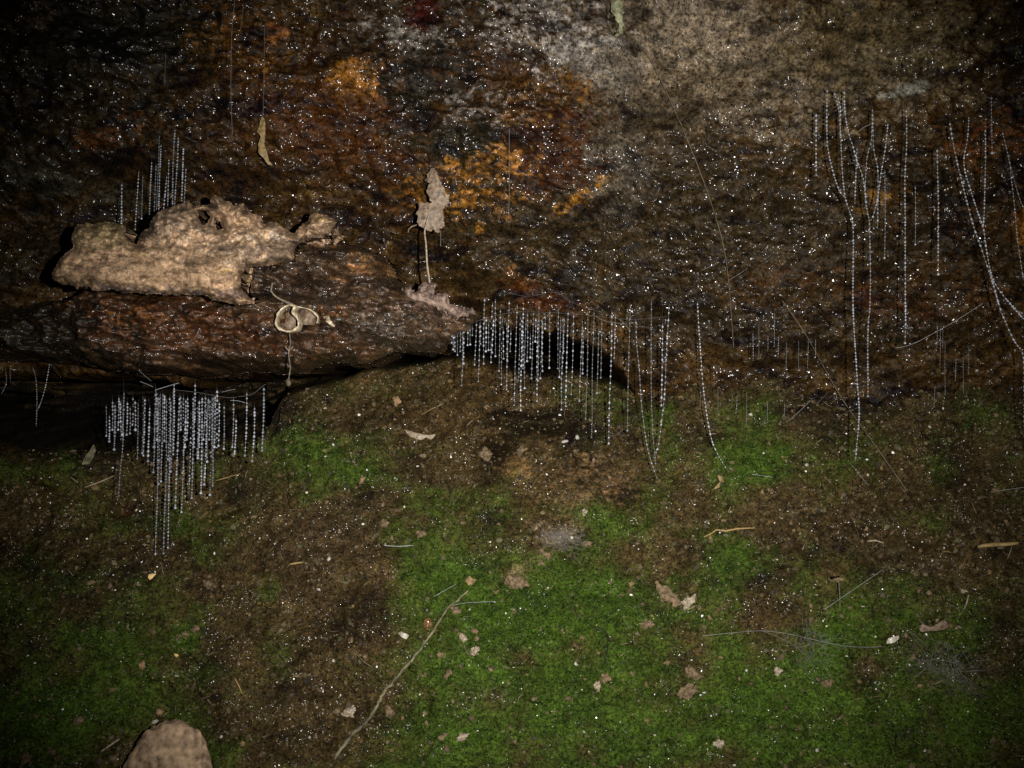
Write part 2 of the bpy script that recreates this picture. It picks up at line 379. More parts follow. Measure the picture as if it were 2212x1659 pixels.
# ------------------------------------------------------------------ rock face
GREY = (0.17, 0.165, 0.16); TANG = (0.175, 0.16, 0.13); OCHRE = (0.30, 0.155, 0.035); RUST = (0.095, 0.040, 0.012); DARK = (0.016, 0.016, 0.012); BROWN = (0.055, 0.036, 0.014)
ROCK_PATCH = [
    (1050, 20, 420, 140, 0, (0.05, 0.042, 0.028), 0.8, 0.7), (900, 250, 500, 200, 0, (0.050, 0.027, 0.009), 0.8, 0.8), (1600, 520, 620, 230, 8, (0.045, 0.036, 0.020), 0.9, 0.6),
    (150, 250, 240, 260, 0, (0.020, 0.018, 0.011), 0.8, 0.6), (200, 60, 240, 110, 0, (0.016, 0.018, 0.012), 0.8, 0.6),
    (1580, 110, 330, 130, 14, TANG, 0.95, 0.6), (1900, 90, 230, 120, 10, (0.16, 0.14, 0.085), 0.8, 0.7), (1480, 60, 130, 80, 0, (0.26, 0.24, 0.21), 0.7, 0.8),
    (1190, 60, 120, 80, 20, (0.34, 0.36, 0.41), 0.9, 0.95), (1290, 120, 70, 45, 20, (0.34, 0.36, 0.40), 0.85, 0.85), (880, 75, 60, 30, 10, (0.24, 0.26, 0.28), 0.85, 0.85), (1450, 190, 200, 60, 10, (0.19, 0.17, 0.13), .7, .85),
    (1010, 225, 105, 34, 8, (0.30, 0.31, 0.34), 0.9, 0.95), (930, 150, 100, 70, -40, DARK, 0.9, 0.6), (1000, 300, 110, 45, 0, (0.022, 0.022, 0.014), 0.9, 0.5),
    (770, 172, 50, 46, 0, OCHRE, 1.0, 0.45), (785, 225, 55, 40, 30, (0.13, 0.06, 0.018), 0.8, 0.9), (700, 270, 150, 80, 20, (0.075, 0.032, 0.010), 0.8, 0.8),
    (505, 55, 70, 50, 0, (0.16, 0.085, 0.022), 0.8, 0.9), (545, 130, 70, 32, 8, (0.17, 0.085, 0.02), 0.85, 1.1), (475, 120, 60, 40, 0, (0.09, 0.05, 0.015), 0.8, 0.9), (600, 75, 26, 10, -15, (0.33, 0.16, 0.06), 0.9, 0.8), (590, 55, 14, 8, 0, (0.32, 0.12, 0.03), 0.9, 0.6),
    (215, 300, 45, 26, -10, (0.14, 0.055, 0.018), 0.8, 1.0), (285, 275, 45, 24, -20, (0.13, 0.055, 0.018), 0.75, 1.0),
    (915, 25, 40, 60, 20, (0.06, 0.012, 0.005), 0.9, 0.5), (1090, 155, 130, 50, 5, (0.07, 0.035, 0.012), 0.7, 1.0), (1235, 175, 40, 22, 10, (0.24, 0.13, 0.03), 0.8, 1.0), (1262, 200, 36, 22, 30, (0.26, 0.13, 0.03), 0.8, 1.1),
    (1200, 320, 120, 90, 0, (0.060, 0.026, 0.010), 0.9, 0.6), (1050, 350, 75, 22, -14, (0.34, 0.185, 0.05), 0.95, 1.2), (1115, 345, 12, 22, 10, (0.36, 0.20, 0.06), 0.95, 0.5),
    (1040, 415, 70, 32, -16, (0.34, 0.18, 0.04), 0.95, 1.3), (1000, 440, 30, 18, 0, (0.34, 0.18, 0.04), 0.8, 1.0), (1150, 240, 60, 30, -10, (0.24, 0.15, 0.06), 0.8, 1.2), (1240, 432, 50, 16, -28, (0.36, 0.20, 0.04), 0.95, 0.9), (1290, 400, 34, 13, -28, (0.36, 0.20, 0.04), 0.95, 0.9),
    (905, 400, 20, 26, 20, (0.26, 0.13, 0.025), 0.85, 1.2), (860, 420, 60, 16, 10, (0.16, 0.075, 0.018), 0.7, 1.3), (880, 490, 60, 24, 14, (0.10, 0.05, 0.014), .7, 1.2), (1035, 495, 10, 9, 30, (0.36, 0.19, 0.04), .9, .7), (1085, 455, 22, 12, 30, (0.30, 0.16, 0.04), .8, 1.0),
    (1310, 160, 60, 50, 0, (0.17, 0.17, 0.165), 0.7, .85), (1340, 330, 60, 90, 0, (0.12, 0.118, 0.11), 0.75, 0.8), (1420, 260, 110, 70, 0, (0.07, 0.058, 0.040), .7, .8),
    (1130, 600, 36, 12, 35, (0.26, 0.13, 0.03), 0.9, 1.0), (1150, 635, 90, 20, 20, (0.09, 0.035, 0.012), 0.8, 0.7), (1500, 650, 200, 90, 0, (0.032, 0.024, 0.012), 0.7, 0.6),
    (2140, 300, 90, 50, 8, (0.17, 0.065, 0.02), 0.85, 0.9), (2206, 490, 22, 40, 0, (0.38, 0.19, 0.04), 0.95, 0.4), (1960, 195, 50, 10, -14, (0.36, 0.42, 0.42), 0.95, 0.6), (1885, 425, 36, 18, -20, (0.28, 0.16, 0.03), 0.85, 1.1), (2090, 600, 80, 40, 10, (0.11, 0.06, 0.02), 0.8, 1.0), (2000, 660, 120, 40, 0, (0.07, 0.032, 0.014), .7, 1.0),
    (1870, 640, 40, 24, 0, (0.13, 0.05, 0.015), 0.7, 1.0), (1800, 600, 120, 30, 0, (0.085, 0.045, 0.018), 0.7, 1.1), (1650, 640, 90, 30, 10, (0.085, 0.05, 0.018), .6, 1.2), (2110, 480, 60, 40, 0, (0.08, 0.04, 0.015), .7, 1.0),
    (120, 390, 170, 26, 12, (0.055, 0.060, 0.050), 0.8, 0.8), (130, 560, 160, 50, 0, (0.045, 0.040, 0.026), 0.6, 0.8), (80, 20, 30, 40, -20, (0.16, 0.12, 0.09), .7, 1.0), (660, 20, 60, 20, 0, (0.09, 0.07, 0.04), .7, 1.0)]
NX, NZ, NC = 820, 430, 26
def build_rock():
    xs = np.linspace(-0.66, 0.66, NX)
    zl = lip_line(xs) + 0.010 * fbm(xs * 36, xs * 0 + 3, 4, 90) + 0.007 * fbm(xs * 130, xs * 0 + 7, 3, 91)
    rows = []
    for j in range(NZ):
        t = j / (NZ - 1)
        z = 0.50 + (zl - 0.50) * t ** 0.93
        rows.append(np.stack([xs, rock_y(xs, z), z], 1))
    yl = rows[-1][:, 1]
    for k in range(1, NC + 1):
        t = k / NC
        z = zl - 0.010 * math.sin(min(t * 4, 1) * math.pi * 0.5) + 0.05 * t * t + 0.006 * fbm(xs * 30, xs * 0 + t * 8, 3, 93) * min(1, 4 * t)
        y = yl + 0.012 * min(t * 4, 1) ** 2 + 1.30 * max(0, t - 0.1) ** 1.4
        rows.append(np.stack([xs, y, z], 1))
    v = np.concatenate(rows)
    nr = len(rows)
    i = np.arange(nr - 1)[:, None] * NX + np.arange(NX - 1)[None, :]
    i = i.ravel()
    f = np.stack([i, i + NX, i + NX + 1, i + 1], 1)
    me = np_mesh('rock_face', v, f)
    px, py = to_px(v[:, 0], np.minimum(v[:, 1], 0.2), v[:, 2])
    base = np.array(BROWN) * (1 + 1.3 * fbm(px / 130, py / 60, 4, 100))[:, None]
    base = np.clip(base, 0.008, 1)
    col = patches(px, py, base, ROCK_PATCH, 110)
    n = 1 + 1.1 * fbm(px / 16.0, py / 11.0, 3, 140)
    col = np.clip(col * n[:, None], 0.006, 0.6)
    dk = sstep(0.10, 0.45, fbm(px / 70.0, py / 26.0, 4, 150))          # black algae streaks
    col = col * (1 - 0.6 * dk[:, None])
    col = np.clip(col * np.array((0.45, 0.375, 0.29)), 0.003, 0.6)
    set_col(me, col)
    wet = 0.55 + 1.5 * fbm(px / 50.0, py / 36.0, 4, 155)
    dry = sstep(-60, 60, 250 - py - 0.15 * (px - 1500)) * sstep(1130, 1250, px) * sstep(2000, 1850, px)
    set_float(me, np.clip(wet + 0.25 - 0.6 * dry, 0.05, 1.0), 'wet')
    o = link('rock_face', me, wet_material('wet_rock', wet_attr=True, coat=0.48, grain=430, contrast=1.0, base_bump=0.8, rough=0.42, spec=0.08))
    return tag(o, 'dark wet rock face stained with rust, ochre and grey lichen', kind='structure')
build_rock()

# ------------------------------------------------------------------ mossy soil slope
SOIL_SHADE_PATCH = [(1120, 1238, 80, 16, -28, (0.20, 0.16, 0.10), .9, .8), (1200, 1170, 44, 34, -30, (0.17, 0.14, 0.10), .8, .85), (1240, 1100, 40, 40, 0, (0.13, 0.10, 0.06), .7, .85), (270, 900, 360, 80, 0, (0.014, 0.011, 0.007), .95, .5), (60, 960, 160, 60, 0, (0.02, 0.016, 0.010), .8, .7), (1250, 1020, 110, 55, 20, (0.15, 0.10, 0.055), 0.8, 0.9), (1110, 1010, 26, 22, 0, (0.20, 0.13, 0.06), 0.9, 0.7), (1040, 940, 36, 22, 0, (0.14, 0.10, 0.05), 0.8, 0.9),  # near-black left-hand entries paint the shade of the hollow onto dark humus
              (1050, 800, 90, 30, 0, (0.075, 0.045, 0.018), 0.8, 0.7), (700, 1180, 130, 120, 0, (0.060, 0.042, 0.024), 0.7, 0.6), (150, 1060, 160, 40, 25, (0.055, 0.030, 0.012), 0.7, 0.8), (1000, 880, 150, 60, 0, (0.075, 0.05, 0.022), .7, .7),
              (1680, 900, 220, 40, 0, (0.07, 0.055, 0.033), .6, .9), (1160, 915, 110, 30, 0, (0.022, 0.017, 0.010), .8, .7), (1720, 1120, 200, 60, 0, (0.085, 0.066, 0.036), .6, .9), (860, 790, 50, 22, 20, (0.13, 0.085, 0.03), .6, 1.2), (790, 820, 24, 9, 30, (0.17, 0.09, 0.03), .7, 1.0),
              (1450, 1200, 60, 100, -20, (0.11, 0.085, 0.045), .6, 1.0), (1280, 1490, 40, 28, 0, (0.09, 0.065, 0.04), .7, .7), (2050, 1450, 80, 60, 20, (0.075, 0.066, 0.05), .6, 1.0), (1060, 1500, 90, 30, -10, (0.085, 0.065, 0.04), .7, .8), (1660, 1130, 80, 40, 0, (0.13, 0.10, 0.055), .5, 1.2), (1960, 1230, 60, 40, 0, (0.1, .085, .06), .5, 1.2)]
def build_slope():
    NXs, NZs = 820, 480
    xs = np.linspace(-0.66, 0.66, NXs)
    zt = top_line(xs)
    rows = []
    for j in range(NZs):
        t = j / (NZs - 1)
        if t < 0.86:
            z = -0.46 + (zt + 0.46) * (t / 0.86) ** 0.9
        else:
            u = (t - 0.86) / 0.14
            z = zt + 0.10 * u ** 1.4
        rows.append(np.stack([xs, slope_y(xs, z), z], 1))
    v = np.concatenate(rows)
    i = (np.arange(NZs - 1)[:, None] * NXs + np.arange(NXs - 1)[None, :]).ravel()
    f = np.stack([i, i + 1, i + NXs + 1, i + NXs], 1)
    me = np_mesh('mossy_slope', v, f)
    px, py = to_px(v[:, 0], np.minimum(v[:, 1], 0.2), v[:, 2])
    base = np.array((0.052, 0.038, 0.018)) * (1 + 1.0 * fbm(px / 90, py / 60, 4, 210))[:, None]
    base = np.clip(base, 0.01, 1)
    col = patches(px, py, base, SOIL_SHADE_PATCH, 215)
    m = moss_mask(px, py)[:, None]
    g = np.array((0.046, 0.098, 0.012)) * (1 + 0.5 * fbm(px / 50, py / 40, 3, 240))[:, None]
    col = col * (1 - 0.85 * m) + g * 0.85 * m
    n = 1 + 0.8 * fbm(px / 11.0, py / 9.0, 3, 245)
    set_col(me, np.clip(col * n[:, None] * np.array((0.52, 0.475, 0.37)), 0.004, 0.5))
    wet = 0.42 + 1.3 * fbm(px / 60.0, py / 40.0, 3, 250) - 0.45 * m[:, 0]
    set_float(me, np.clip(wet, 0.04, 0.8), 'wet')
    o = link('mossy_slope', me, wet_material('damp_soil', grain=520, contrast=1.0, rough=0.85, coat=0.5, coat_rough=0.17, bump_scale=760, tilt_mm=1.1, wet_attr=True, spec=0.06, base_bump=0.5))
    return tag(o, 'brown soil bank with green moss patches below the rock', kind='structure')
build_slope()

def relief(poly, y_front, thick, back, cell=2.2, noise=4.0, round_px=26.0, seed=300, rough_mm=2.5, holes=(), tilt=None, frame_y=None):
    """solid lump with the outline poly (picture units), bulging front and side walls of depth back; returns verts, faces, px, py of verts"""
    fy = y_front if frame_y is None else frame_y
    P = np.array(poly, float)
    x0, y0 = P.min(0) - 8; x1, y1 = P.max(0) + 8
    nx = int((x1 - x0) / cell) + 2; ny = int((y1 - y0) / cell) + 2
    gx, gy = np.meshgrid(x0 + np.arange(nx) * cell, y0 + np.arange(ny) * cell)
    wx = gx + noise * fbm(gx / 13.0, gy / 13.0, 3, seed); wy = gy + noise * fbm(gx / 13.0, gy / 13.0, 3, seed + 5)
    sd = poly_sd(wx, wy, poly)
    for h in holes:
        sd = np.minimum(sd, -poly_sd(wx, wy, h))
    t = np.clip(sd / round_px, 0, 1)
    y = y_front + thick * (1 - np.sqrt(1 - (1 - t) ** 2))
    y = y + 0.001 * rough_mm * (1.6 * fbm(gx / 40.0, gy / 26.0, 3, seed + 9) + 0.6 * fbm(gx / 10.0, gy / 8.0, 3, seed + 13))
    if tilt is not None:
        y = y + tilt(gx, gy)
    d = (fy - CAM_Y) / FPX
    ysm = y_front + thick * (1 - np.sqrt(1 - (1 - t) ** 2)) + (tilt(gx, gy) if tilt is not None else 0)
    dd = (ysm - CAM_Y) / FPX
    X = (gx - 1106) * dd; Z = (829.5 - gy) * dd
    keep = sd > 0
    gyy, gxx = np.gradient(sd); gl = np.hypot(gxx, gyy) + 1e-6; gxx = gxx / gl; gyy = gyy / gl
    snap = np.where(keep & (sd < cell * 1.5), np.clip(sd, 0, cell * 1.2), 0)
    X = X - gxx * snap * d; Z = Z + gyy * snap * d
    inset = np.clip(back / d * 0.45, 0, 26) * np.exp(-np.clip(sd, 0, None) / 20)
    XB = X + gxx * inset * d; ZB = Z - gyy * inset * d
    cellin = keep[:-1, :-1] & keep[1:, :-1] & keep[1:, 1:] & keep[:-1, 1:]
    idx = np.full((ny, nx), -1, np.int64)
    used = np.zeros((ny, nx), bool)
    used[:-1, :-1] |= cellin; used[1:, :-1] |= cellin; used[1:, 1:] |= cellin; used[:-1, 1:] |= cellin
    n = used.sum(); idx[used] = np.arange(n)
    front = np.stack([X[used], y[used], Z[used]], 1)
    bk = np.stack([XB[used], np.maximum(front[:, 1], y_front) + back, ZB[used]], 1)
    V = np.concatenate([front, bk])
    jj, ii = np.nonzero(cellin)
    F = [np.stack([idx[jj, ii], idx[jj + 1, ii], idx[jj + 1, ii + 1], idx[jj, ii + 1]], 1)]
    F.append(np.stack([idx[jj, ii + 1], idx[jj + 1, ii + 1], idx[jj + 1, ii], idx[jj, ii]], 1) + n)
    pad = np.pad(cellin, 1)
    for (dj, di, a, b) in ((-1, 0, (0, 1), (0, 0)), (1, 0, (1, 0), (1, 1)), (0, -1, (0, 0), (1, 0)), (0, 1, (1, 1), (0, 1))):
        nb = pad[1 + dj:pad.shape[0] - 1 + dj, 1 + di:pad.shape[1] - 1 + di]
        j2, i2 = np.nonzero(cellin & ~nb)
        A = idx[j2 + a[0], i2 + a[1]]; B = idx[j2 + b[0], i2 + b[1]]
        F.append(np.stack([A, B, B + n, A + n], 1))
    px = np.concatenate([gx[used], gx[used]]); py = np.concatenate([gy[used], gy[used]])
    return V, np.concatenate(F), px, py

# ------------------------------------------------------------------ ledge
def build_ledge():
    d = (LEDGE_Y - CAM_Y) / FPX
    cell = 2.6
    gx, gy = np.meshgrid(np.arange(-430, 1060, cell), np.arange(470, 850, cell))
    X = (gx - 1106) * d; Z = (829.5 - gy) * d
    y, sd = ledge_y(X, Z)
    keep = sd > 0
    ci = keep[:-1, :-1] & keep[1:, :-1] & keep[1:, 1:] & keep[:-1, 1:]
    used = np.zeros(keep.shape, bool)
    used[:-1, :-1] |= ci; used[1:, :-1] |= ci; used[1:, 1:] |= ci; used[:-1, 1:] |= ci
    idx = np.full(keep.shape, -1, np.int64); n = used.sum(); idx[used] = np.arange(n)
    fr = np.stack([X[used], y[used], Z[used]], 1)
    bk = fr.copy(); bk[:, 1] = 0.30; bk[:, 2] = bk[:, 2] * 0.9 + 0.020
    mid = fr.copy(); mid[:, 1] = 0.05 + 0.012 * fbm(fr[:, 0] * 40, fr[:, 2] * 40, 2, 400); mid[:, 2] += 0.004 * fbm(fr[:, 0] * 90, fr[:, 2] * 50, 2, 404)
    V = np.concatenate([fr, mid, bk])
    jj, ii = np.nonzero(ci)
    F = [np.stack([idx[jj, ii], idx[jj + 1, ii], idx[jj + 1, ii + 1], idx[jj, ii + 1]], 1)]
    pad = np.pad(ci, 1)
    for (dj, di, a, b) in ((-1, 0, (0, 1), (0, 0)), (1, 0, (1, 0), (1, 1)), (0, -1, (0, 0), (1, 0)), (0, 1, (1, 1), (0, 1))):
        nb = pad[1 + dj:pad.shape[0] - 1 + dj, 1 + di:pad.shape[1] - 1 + di]
        j2, i2 = np.nonzero(ci & ~nb)
        A = idx[j2 + a[0], i2 + a[1]]; B = idx[j2 + b[0], i2 + b[1]]
        for k in (0, 1):
            F.append(np.stack([A + k * n, B + k * n, B + (k + 1) * n, A + (k + 1) * n], 1))
    me = np_mesh('rock_ledge', V, np.concatenate(F))
    px = np.tile(gx[used], 3); py = np.tile(gy[used], 3)
    base = np.array((0.060, 0.038, 0.020)) * (1 + 1.1 * fbm(px / 90, py / 28, 4, 410))[:, None]
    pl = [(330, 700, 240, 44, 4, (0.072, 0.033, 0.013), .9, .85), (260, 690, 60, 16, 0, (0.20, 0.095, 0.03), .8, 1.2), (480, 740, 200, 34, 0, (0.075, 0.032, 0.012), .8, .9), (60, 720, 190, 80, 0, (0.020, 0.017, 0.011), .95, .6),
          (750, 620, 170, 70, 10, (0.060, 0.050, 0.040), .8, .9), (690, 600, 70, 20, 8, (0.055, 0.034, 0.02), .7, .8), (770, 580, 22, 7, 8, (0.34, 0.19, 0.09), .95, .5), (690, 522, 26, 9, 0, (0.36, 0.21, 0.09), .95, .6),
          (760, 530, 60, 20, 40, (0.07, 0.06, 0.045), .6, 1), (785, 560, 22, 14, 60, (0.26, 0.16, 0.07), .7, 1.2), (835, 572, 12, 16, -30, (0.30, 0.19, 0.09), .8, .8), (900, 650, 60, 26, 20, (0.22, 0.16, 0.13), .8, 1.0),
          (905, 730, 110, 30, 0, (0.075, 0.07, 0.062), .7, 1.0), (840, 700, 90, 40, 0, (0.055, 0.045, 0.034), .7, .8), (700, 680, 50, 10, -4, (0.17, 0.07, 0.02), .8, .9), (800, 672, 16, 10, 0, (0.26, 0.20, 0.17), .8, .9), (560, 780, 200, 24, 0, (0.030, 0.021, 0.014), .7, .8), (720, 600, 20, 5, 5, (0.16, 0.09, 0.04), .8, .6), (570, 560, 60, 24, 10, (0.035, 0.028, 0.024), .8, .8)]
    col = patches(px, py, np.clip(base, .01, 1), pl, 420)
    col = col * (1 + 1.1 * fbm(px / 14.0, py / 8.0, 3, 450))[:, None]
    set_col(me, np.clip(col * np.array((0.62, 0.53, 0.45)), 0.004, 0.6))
    set_float(me, np.clip(0.75 + 0.9 * fbm(px / 60, py / 30, 3, 455) - 0.3 * sstep(620, 200, px), 0.15, 1), 'wet')
    tag(link('rock_ledge', me, wet_material('wet_ledge', wet_attr=True, coat=0.7, bump_scale=600, tilt_mm=0.85, grain=420, rough=0.40, spec=0.24, base_bump=0.8)), 'wet rust-brown rock ledge that ends in a point', kind='structure')
build_ledge()

# ------------------------------------------------------------------ tan slab on the ledge
def c2(pts):            # points read off an enlarged view of the slab
    return [(67.8 + cx * .3677, 372.7 + cy * .3677) for cx, cy in pts]
SLAB = c2([(120, 600), (150, 520), (240, 450), (240, 390), (265, 315), (400, 285), (545, 300), (560, 370), (590, 420), (620, 430), (640, 360), (690, 330), (700, 270), (760, 230),
           (830, 200), (880, 185), (920, 150), (945, 195), (1050, 185), (1055, 140), (1090, 135), (1160, 175), (1190, 200), (1240, 180), (1255, 225), (1340, 260), (1380, 300), (1440, 290),
           (1500, 330), (1540, 355), (1620, 290), (1650, 240), (1750, 250), (1795, 290), (1755, 330), (1760, 370), (1640, 395), (1560, 430), (1540, 520), (1400, 545), (1250, 555), (1230, 640),
           (1240, 690), (1320, 760), (1300, 775), (1200, 775), (1080, 760), (1000, 722), (880, 720), (700, 715), (560, 702), (450, 690), (380, 692), (330, 660), (270, 690), (210, 660), (130, 640)])
def build_slab():
    hole = c2([(990, 225), (1030, 222), (1045, 262), (1030, 305), (1000, 300), (980, 262)])
    hole2 = c2([(1085, 280), (1112, 290), (1118, 330), (1100, 345), (1085, 310)])
    def tilt(gx, gy):
        up = sstep(545, 470, gy)                       # the upper rim leans back
        t = 0.012 * up + 0.008 * sstep(480, 620, gx) - 0.004 * sstep(600, 640, gy)
        t = t - 0.006 * np.exp(-((gx - 380) / 60) ** 2 - ((gy - 490) / 16) ** 2)
        t = t - 0.009 * np.abs(fbm(gx / 52.0, gy / 38.0, 2, 509)) - 0.010 * np.exp(-((gx - 250) / 90) ** 2 - ((gy - 585) / 40) ** 2) - 0.008 * np.exp(-((gx - 450) / 70) ** 2 - ((gy - 600) / 34) ** 2)
        t = t + 0.006 * fbm(gx / 15.0, gy / 13.0, 3, 511) * sstep(560, 520, gy)
        edge = 536 + 10 * fbm(gx / 30.0, gy * 0, 2, 505)
        t = t + 0.005 * sstep(-9, 9, edge - gy) * sstep(290, 340, gx) + 0.004 * fbm(gx / 24.0, gy / 18.0, 3, 507) * sstep(545, 520, gy)      # step below the crumbly rim
        return t
    V, F, px, py = relief(SLAB, -0.108, 0.024, 0.05, cell=1.7, noise=6.0, round_px=24, seed=500, rough_mm=1.1, frame_y=-0.098, holes=(hole, hole2), tilt=tilt)
    me = np_mesh('tan_slab', V, F)
    base = np.array((0.245, 0.162, 0.098)) * (1 + 0.5 * fbm(px / 70, py / 30, 4, 510))[:, None]
    pl = [(330, 490, 90, 40, 0, (0.20, 0.145, 0.10), .7, .9), (330, 470, 60, 40, -10, (0.16, 0.115, 0.08), .6, .8), (480, 520, 130, 40, 15, (0.30, 0.22, 0.15), .6, 1.0), (560, 512, 40, 9, 0, (0.55, 0.44, 0.34), .7, 1.1), (530, 540, 50, 16, 0, (0.14, 0.105, 0.08), .6, 1.0),
          (430, 500, 36, 8, -30, (0.48, 0.38, 0.28), .6, 1.2), (200, 500, 60, 30, 0, (0.21, 0.16, 0.08), .8, .8), (310, 550, 20, 4, 0, (0.36, 0.24, 0.11), .6, .85), (480, 585, 14, 4, 0, (0.38, 0.25, 0.11), .6, .85), (400, 630, 200, 9, 2, (0.17, 0.13, 0.12), .8, .9), (470, 650, 60, 10, 0, (0.33, 0.19, 0.09), .6, 1), (690, 470, 14, 12, 0, (0.40, 0.27, 0.12), .8, .8), (610, 540, 60, 18, -10, (0.085, 0.06, 0.042), .8, .8), (680, 500, 50, 16, -20, (0.10, 0.07, 0.05), .7, .9), (300, 640, 160, 10, 3, (0.06, 0.042, 0.03), .8, 1.0), (500, 640, 50, 14, 20, (0.10, 0.06, 0.035), .7, .9)]
    col = patches(px, py, base, pl, 520)
    col = col * (1 + 0.8 * fbm(px / 9.0, py / 7.0, 3, 530))[:, None]
    col = col * (1 + 0.35 * fbm(px / 40.0 + py / 60.0, py / 26.0, 3, 533))[:, None]
    dk = sstep(0.12, 0.45, fbm(px / 22.0, py / 9.0, 4, 535))
    col = col * (1 - 0.55 * dk[:, None])
    set_col(me, np.clip(col, .02, .7))
    set_float(me, np.clip(0.22 + 1.2 * sstep(570, 500, py) * (0.5 + 1.4 * fbm(px / 30, py / 20, 3, 540)), 0.03, 1), 'wet')
    o = link('tan_slab', me, wet_material('tan_crust', grain=600, contrast=0.5, rough=0.8, coat=0.7, coat_rough=0.25, bump_scale=600, tilt_mm=1.0, wet_attr=True, base_bump=0.5))
    tag(o, 'big pale tan broken slab with a round hole, lying on the wet ledge', 'rock slab')
build_slab()

# ------------------------------------------------------------------ tubes, lumps, flat bits
def tube_arrays(pts, rads, seg=5, deep=1.0):
    pts = [Vector(p) for p in pts]
    V = []; F = []
    n = len(pts)
    for i, p in enumerate(pts):
        t = (pts[min(i + 1, n - 1)] - pts[max(i - 1, 0)]).normalized()
        a = t.cross(Vector((0, 1, 0)))
        if a.length < 1e-4: a = t.cross(Vector((1, 0, 0)))
        a.normalize(); b = t.cross(a).normalized()
        r = rads[i] if hasattr(rads, '__len__') else rads
        for k in range(seg):
            an = 2 * math.pi * k / seg
            off = (a * math.cos(an) + b * math.sin(an)) * r
            off.y *= deep
            V.append(p + off)
    for i in range(n - 1):
        for k in range(seg):
            k2 = (k + 1) % seg
            F.append((i * seg + k, i * seg + k2, (i + 1) * seg + k2, (i + 1) * seg + k))
    return V, F

def smooth_path(pts, step=6.0):
    """Catmull-Rom through picture-unit points"""
    P = [pts[0]] + list(pts) + [pts[-1]]
    out = []
    for i in range(1, len(P) - 2):
        p0, p1, p2, p3 = (np.array(P[i + k - 1], float) for k in range(4))
        n = max(1, int(np.hypot(*(p2 - p1)) / step))
        for k in range(n):
            t = k / n
            out.append(0.5 * ((2 * p1) + (-p0 + p2) * t + (2 * p0 - 5 * p1 + 4 * p2 - p3) * t * t + (-p0 + 3 * p1 - 3 * p2 + p3) * t ** 3))
    out.append(np.array(P[-2], float))
    return out

def tube_object(name, pts, rads, mat, parent=None, seg=6, deep=1.0):
    V, F = tube_arrays(pts, rads, seg, deep)
    c = Vector(pts[0]) if parent is None else Vector(parent.location)
    me = bpy.data.meshes.new(name)
    me.from_pydata([v - c for v in V], [], F)
    me.polygons.foreach_set('use_smooth', [True] * len(F))
    o = link(name, me, mat, parent)
    if parent is None: o.location = c
    return o

def on_bank(pts, off, step=8.0):
    """picture-unit path laid on the bank, lifted by off metres"""
    return [hit(p[0], p[1], off) for p in smooth_path(pts, step)]

def between(pts, ya, yb, step=8.0, sag=0.0):
    """picture-unit path stretched freely from depth ya to depth yb"""
    sp = smooth_path(pts, step); n = len(sp)
    out = []
    for i, p in enumerate(sp):
        t = i / max(1, n - 1)
        x, y, z = pix(p[0], p[1], ya + (yb - ya) * t)
        out.append(Vector((x, y, z - sag * 4 * t * (1 - t))))
    return out

_ICO = {}
def ico(sub):
    if sub not in _ICO:
        import bmesh
        bm = bmesh.new(); bmesh.ops.create_icosphere(bm, subdivisions=sub, radius=1.0)
        v = np.array([p.co for p in bm.verts]); bm.verts.index_update()
        f = np.array([[w.index for w in q.verts] for q in bm.faces]); bm.free()
        _ICO[sub] = (v, f)
    return _ICO[sub]

def lump(name, px, py, rx, ry, mat, rot=0.0, depth=0.6, sub=3, rough=0.22, seed=0, sink=0.35, parent=None):
    """uneven pebble set into the bank; rx, ry in picture units"""
    c = hit(px, py)
    s = (c.y - CAM_Y) / FPX
    v, f = ico(sub); v = v.copy()
    r = 1 + rough * (fbm(v[:, 0] * 1.7 + 9 + seed, v[:, 2] * 1.7 + v[:, 1] * 1.3, 3, 600 + seed) * 1.6 + 0.5 * fbm(v[:, 0] * 5 + v[:, 1] * 4, v[:, 2] * 5, 2, 630 + seed))
    r = r + (0.30 * rough / 0.22) * fbm(v[:, 0] * 3.1 + v[:, 1] * 2, v[:, 2] * 3.1 - v[:, 1] * 2, 3, 660 + seed)
    v = v * r[:, None]
    a = math.radians(rot)
    x = v[:, 0] * rx * s; z = v[:, 2] * ry * s
    X = x * math.cos(a) - z * math.sin(a); Z = x * math.sin(a) + z * math.cos(a)
    Y = v[:, 1] * depth * min(rx, ry) * s
    me = np_mesh(name, np.stack([X, Y, Z], 1), f)
    o = link(name, me, mat, parent)
    o.location = c + Vector((0, -depth * min(rx, ry) * s * (0.5 - sink), 0))
    return o

def flake(name, poly, mat, y=None, off=0.004, curl=0.004, thick=0.0012, seed=0, cell=1.6, parent=None, noise=2.0, bulge=0.0010, round_px=5, rough_mm=1.0):
    """thin curled solid flake (dead leaf, bark) with outline poly, at its own depth"""
    P = np.array(poly, float); c = P.mean(0)
    if y is None: y = hit(c[0], c[1]).y - off
    w = max(np.ptp(P[:, 0]), np.ptp(P[:, 1])) / 2
    V, F, px, py = relief(poly, y, bulge, thick, cell=cell, noise=noise, round_px=round_px, seed=700 + seed, rough_mm=rough_mm,
                          tilt=lambda gx, gy: curl * ((gx - c[0] + 0.4 * (gy - c[1])) / w) ** 2)
    V = np.asarray(V); o0 = np.array(pix(c[0], c[1], y))
    me = np_mesh(name, V - (o0 if parent is None else np.array(parent.location)), F)
    o = link(name, me, mat, parent)
    if parent is None: o.location = o0
    return o

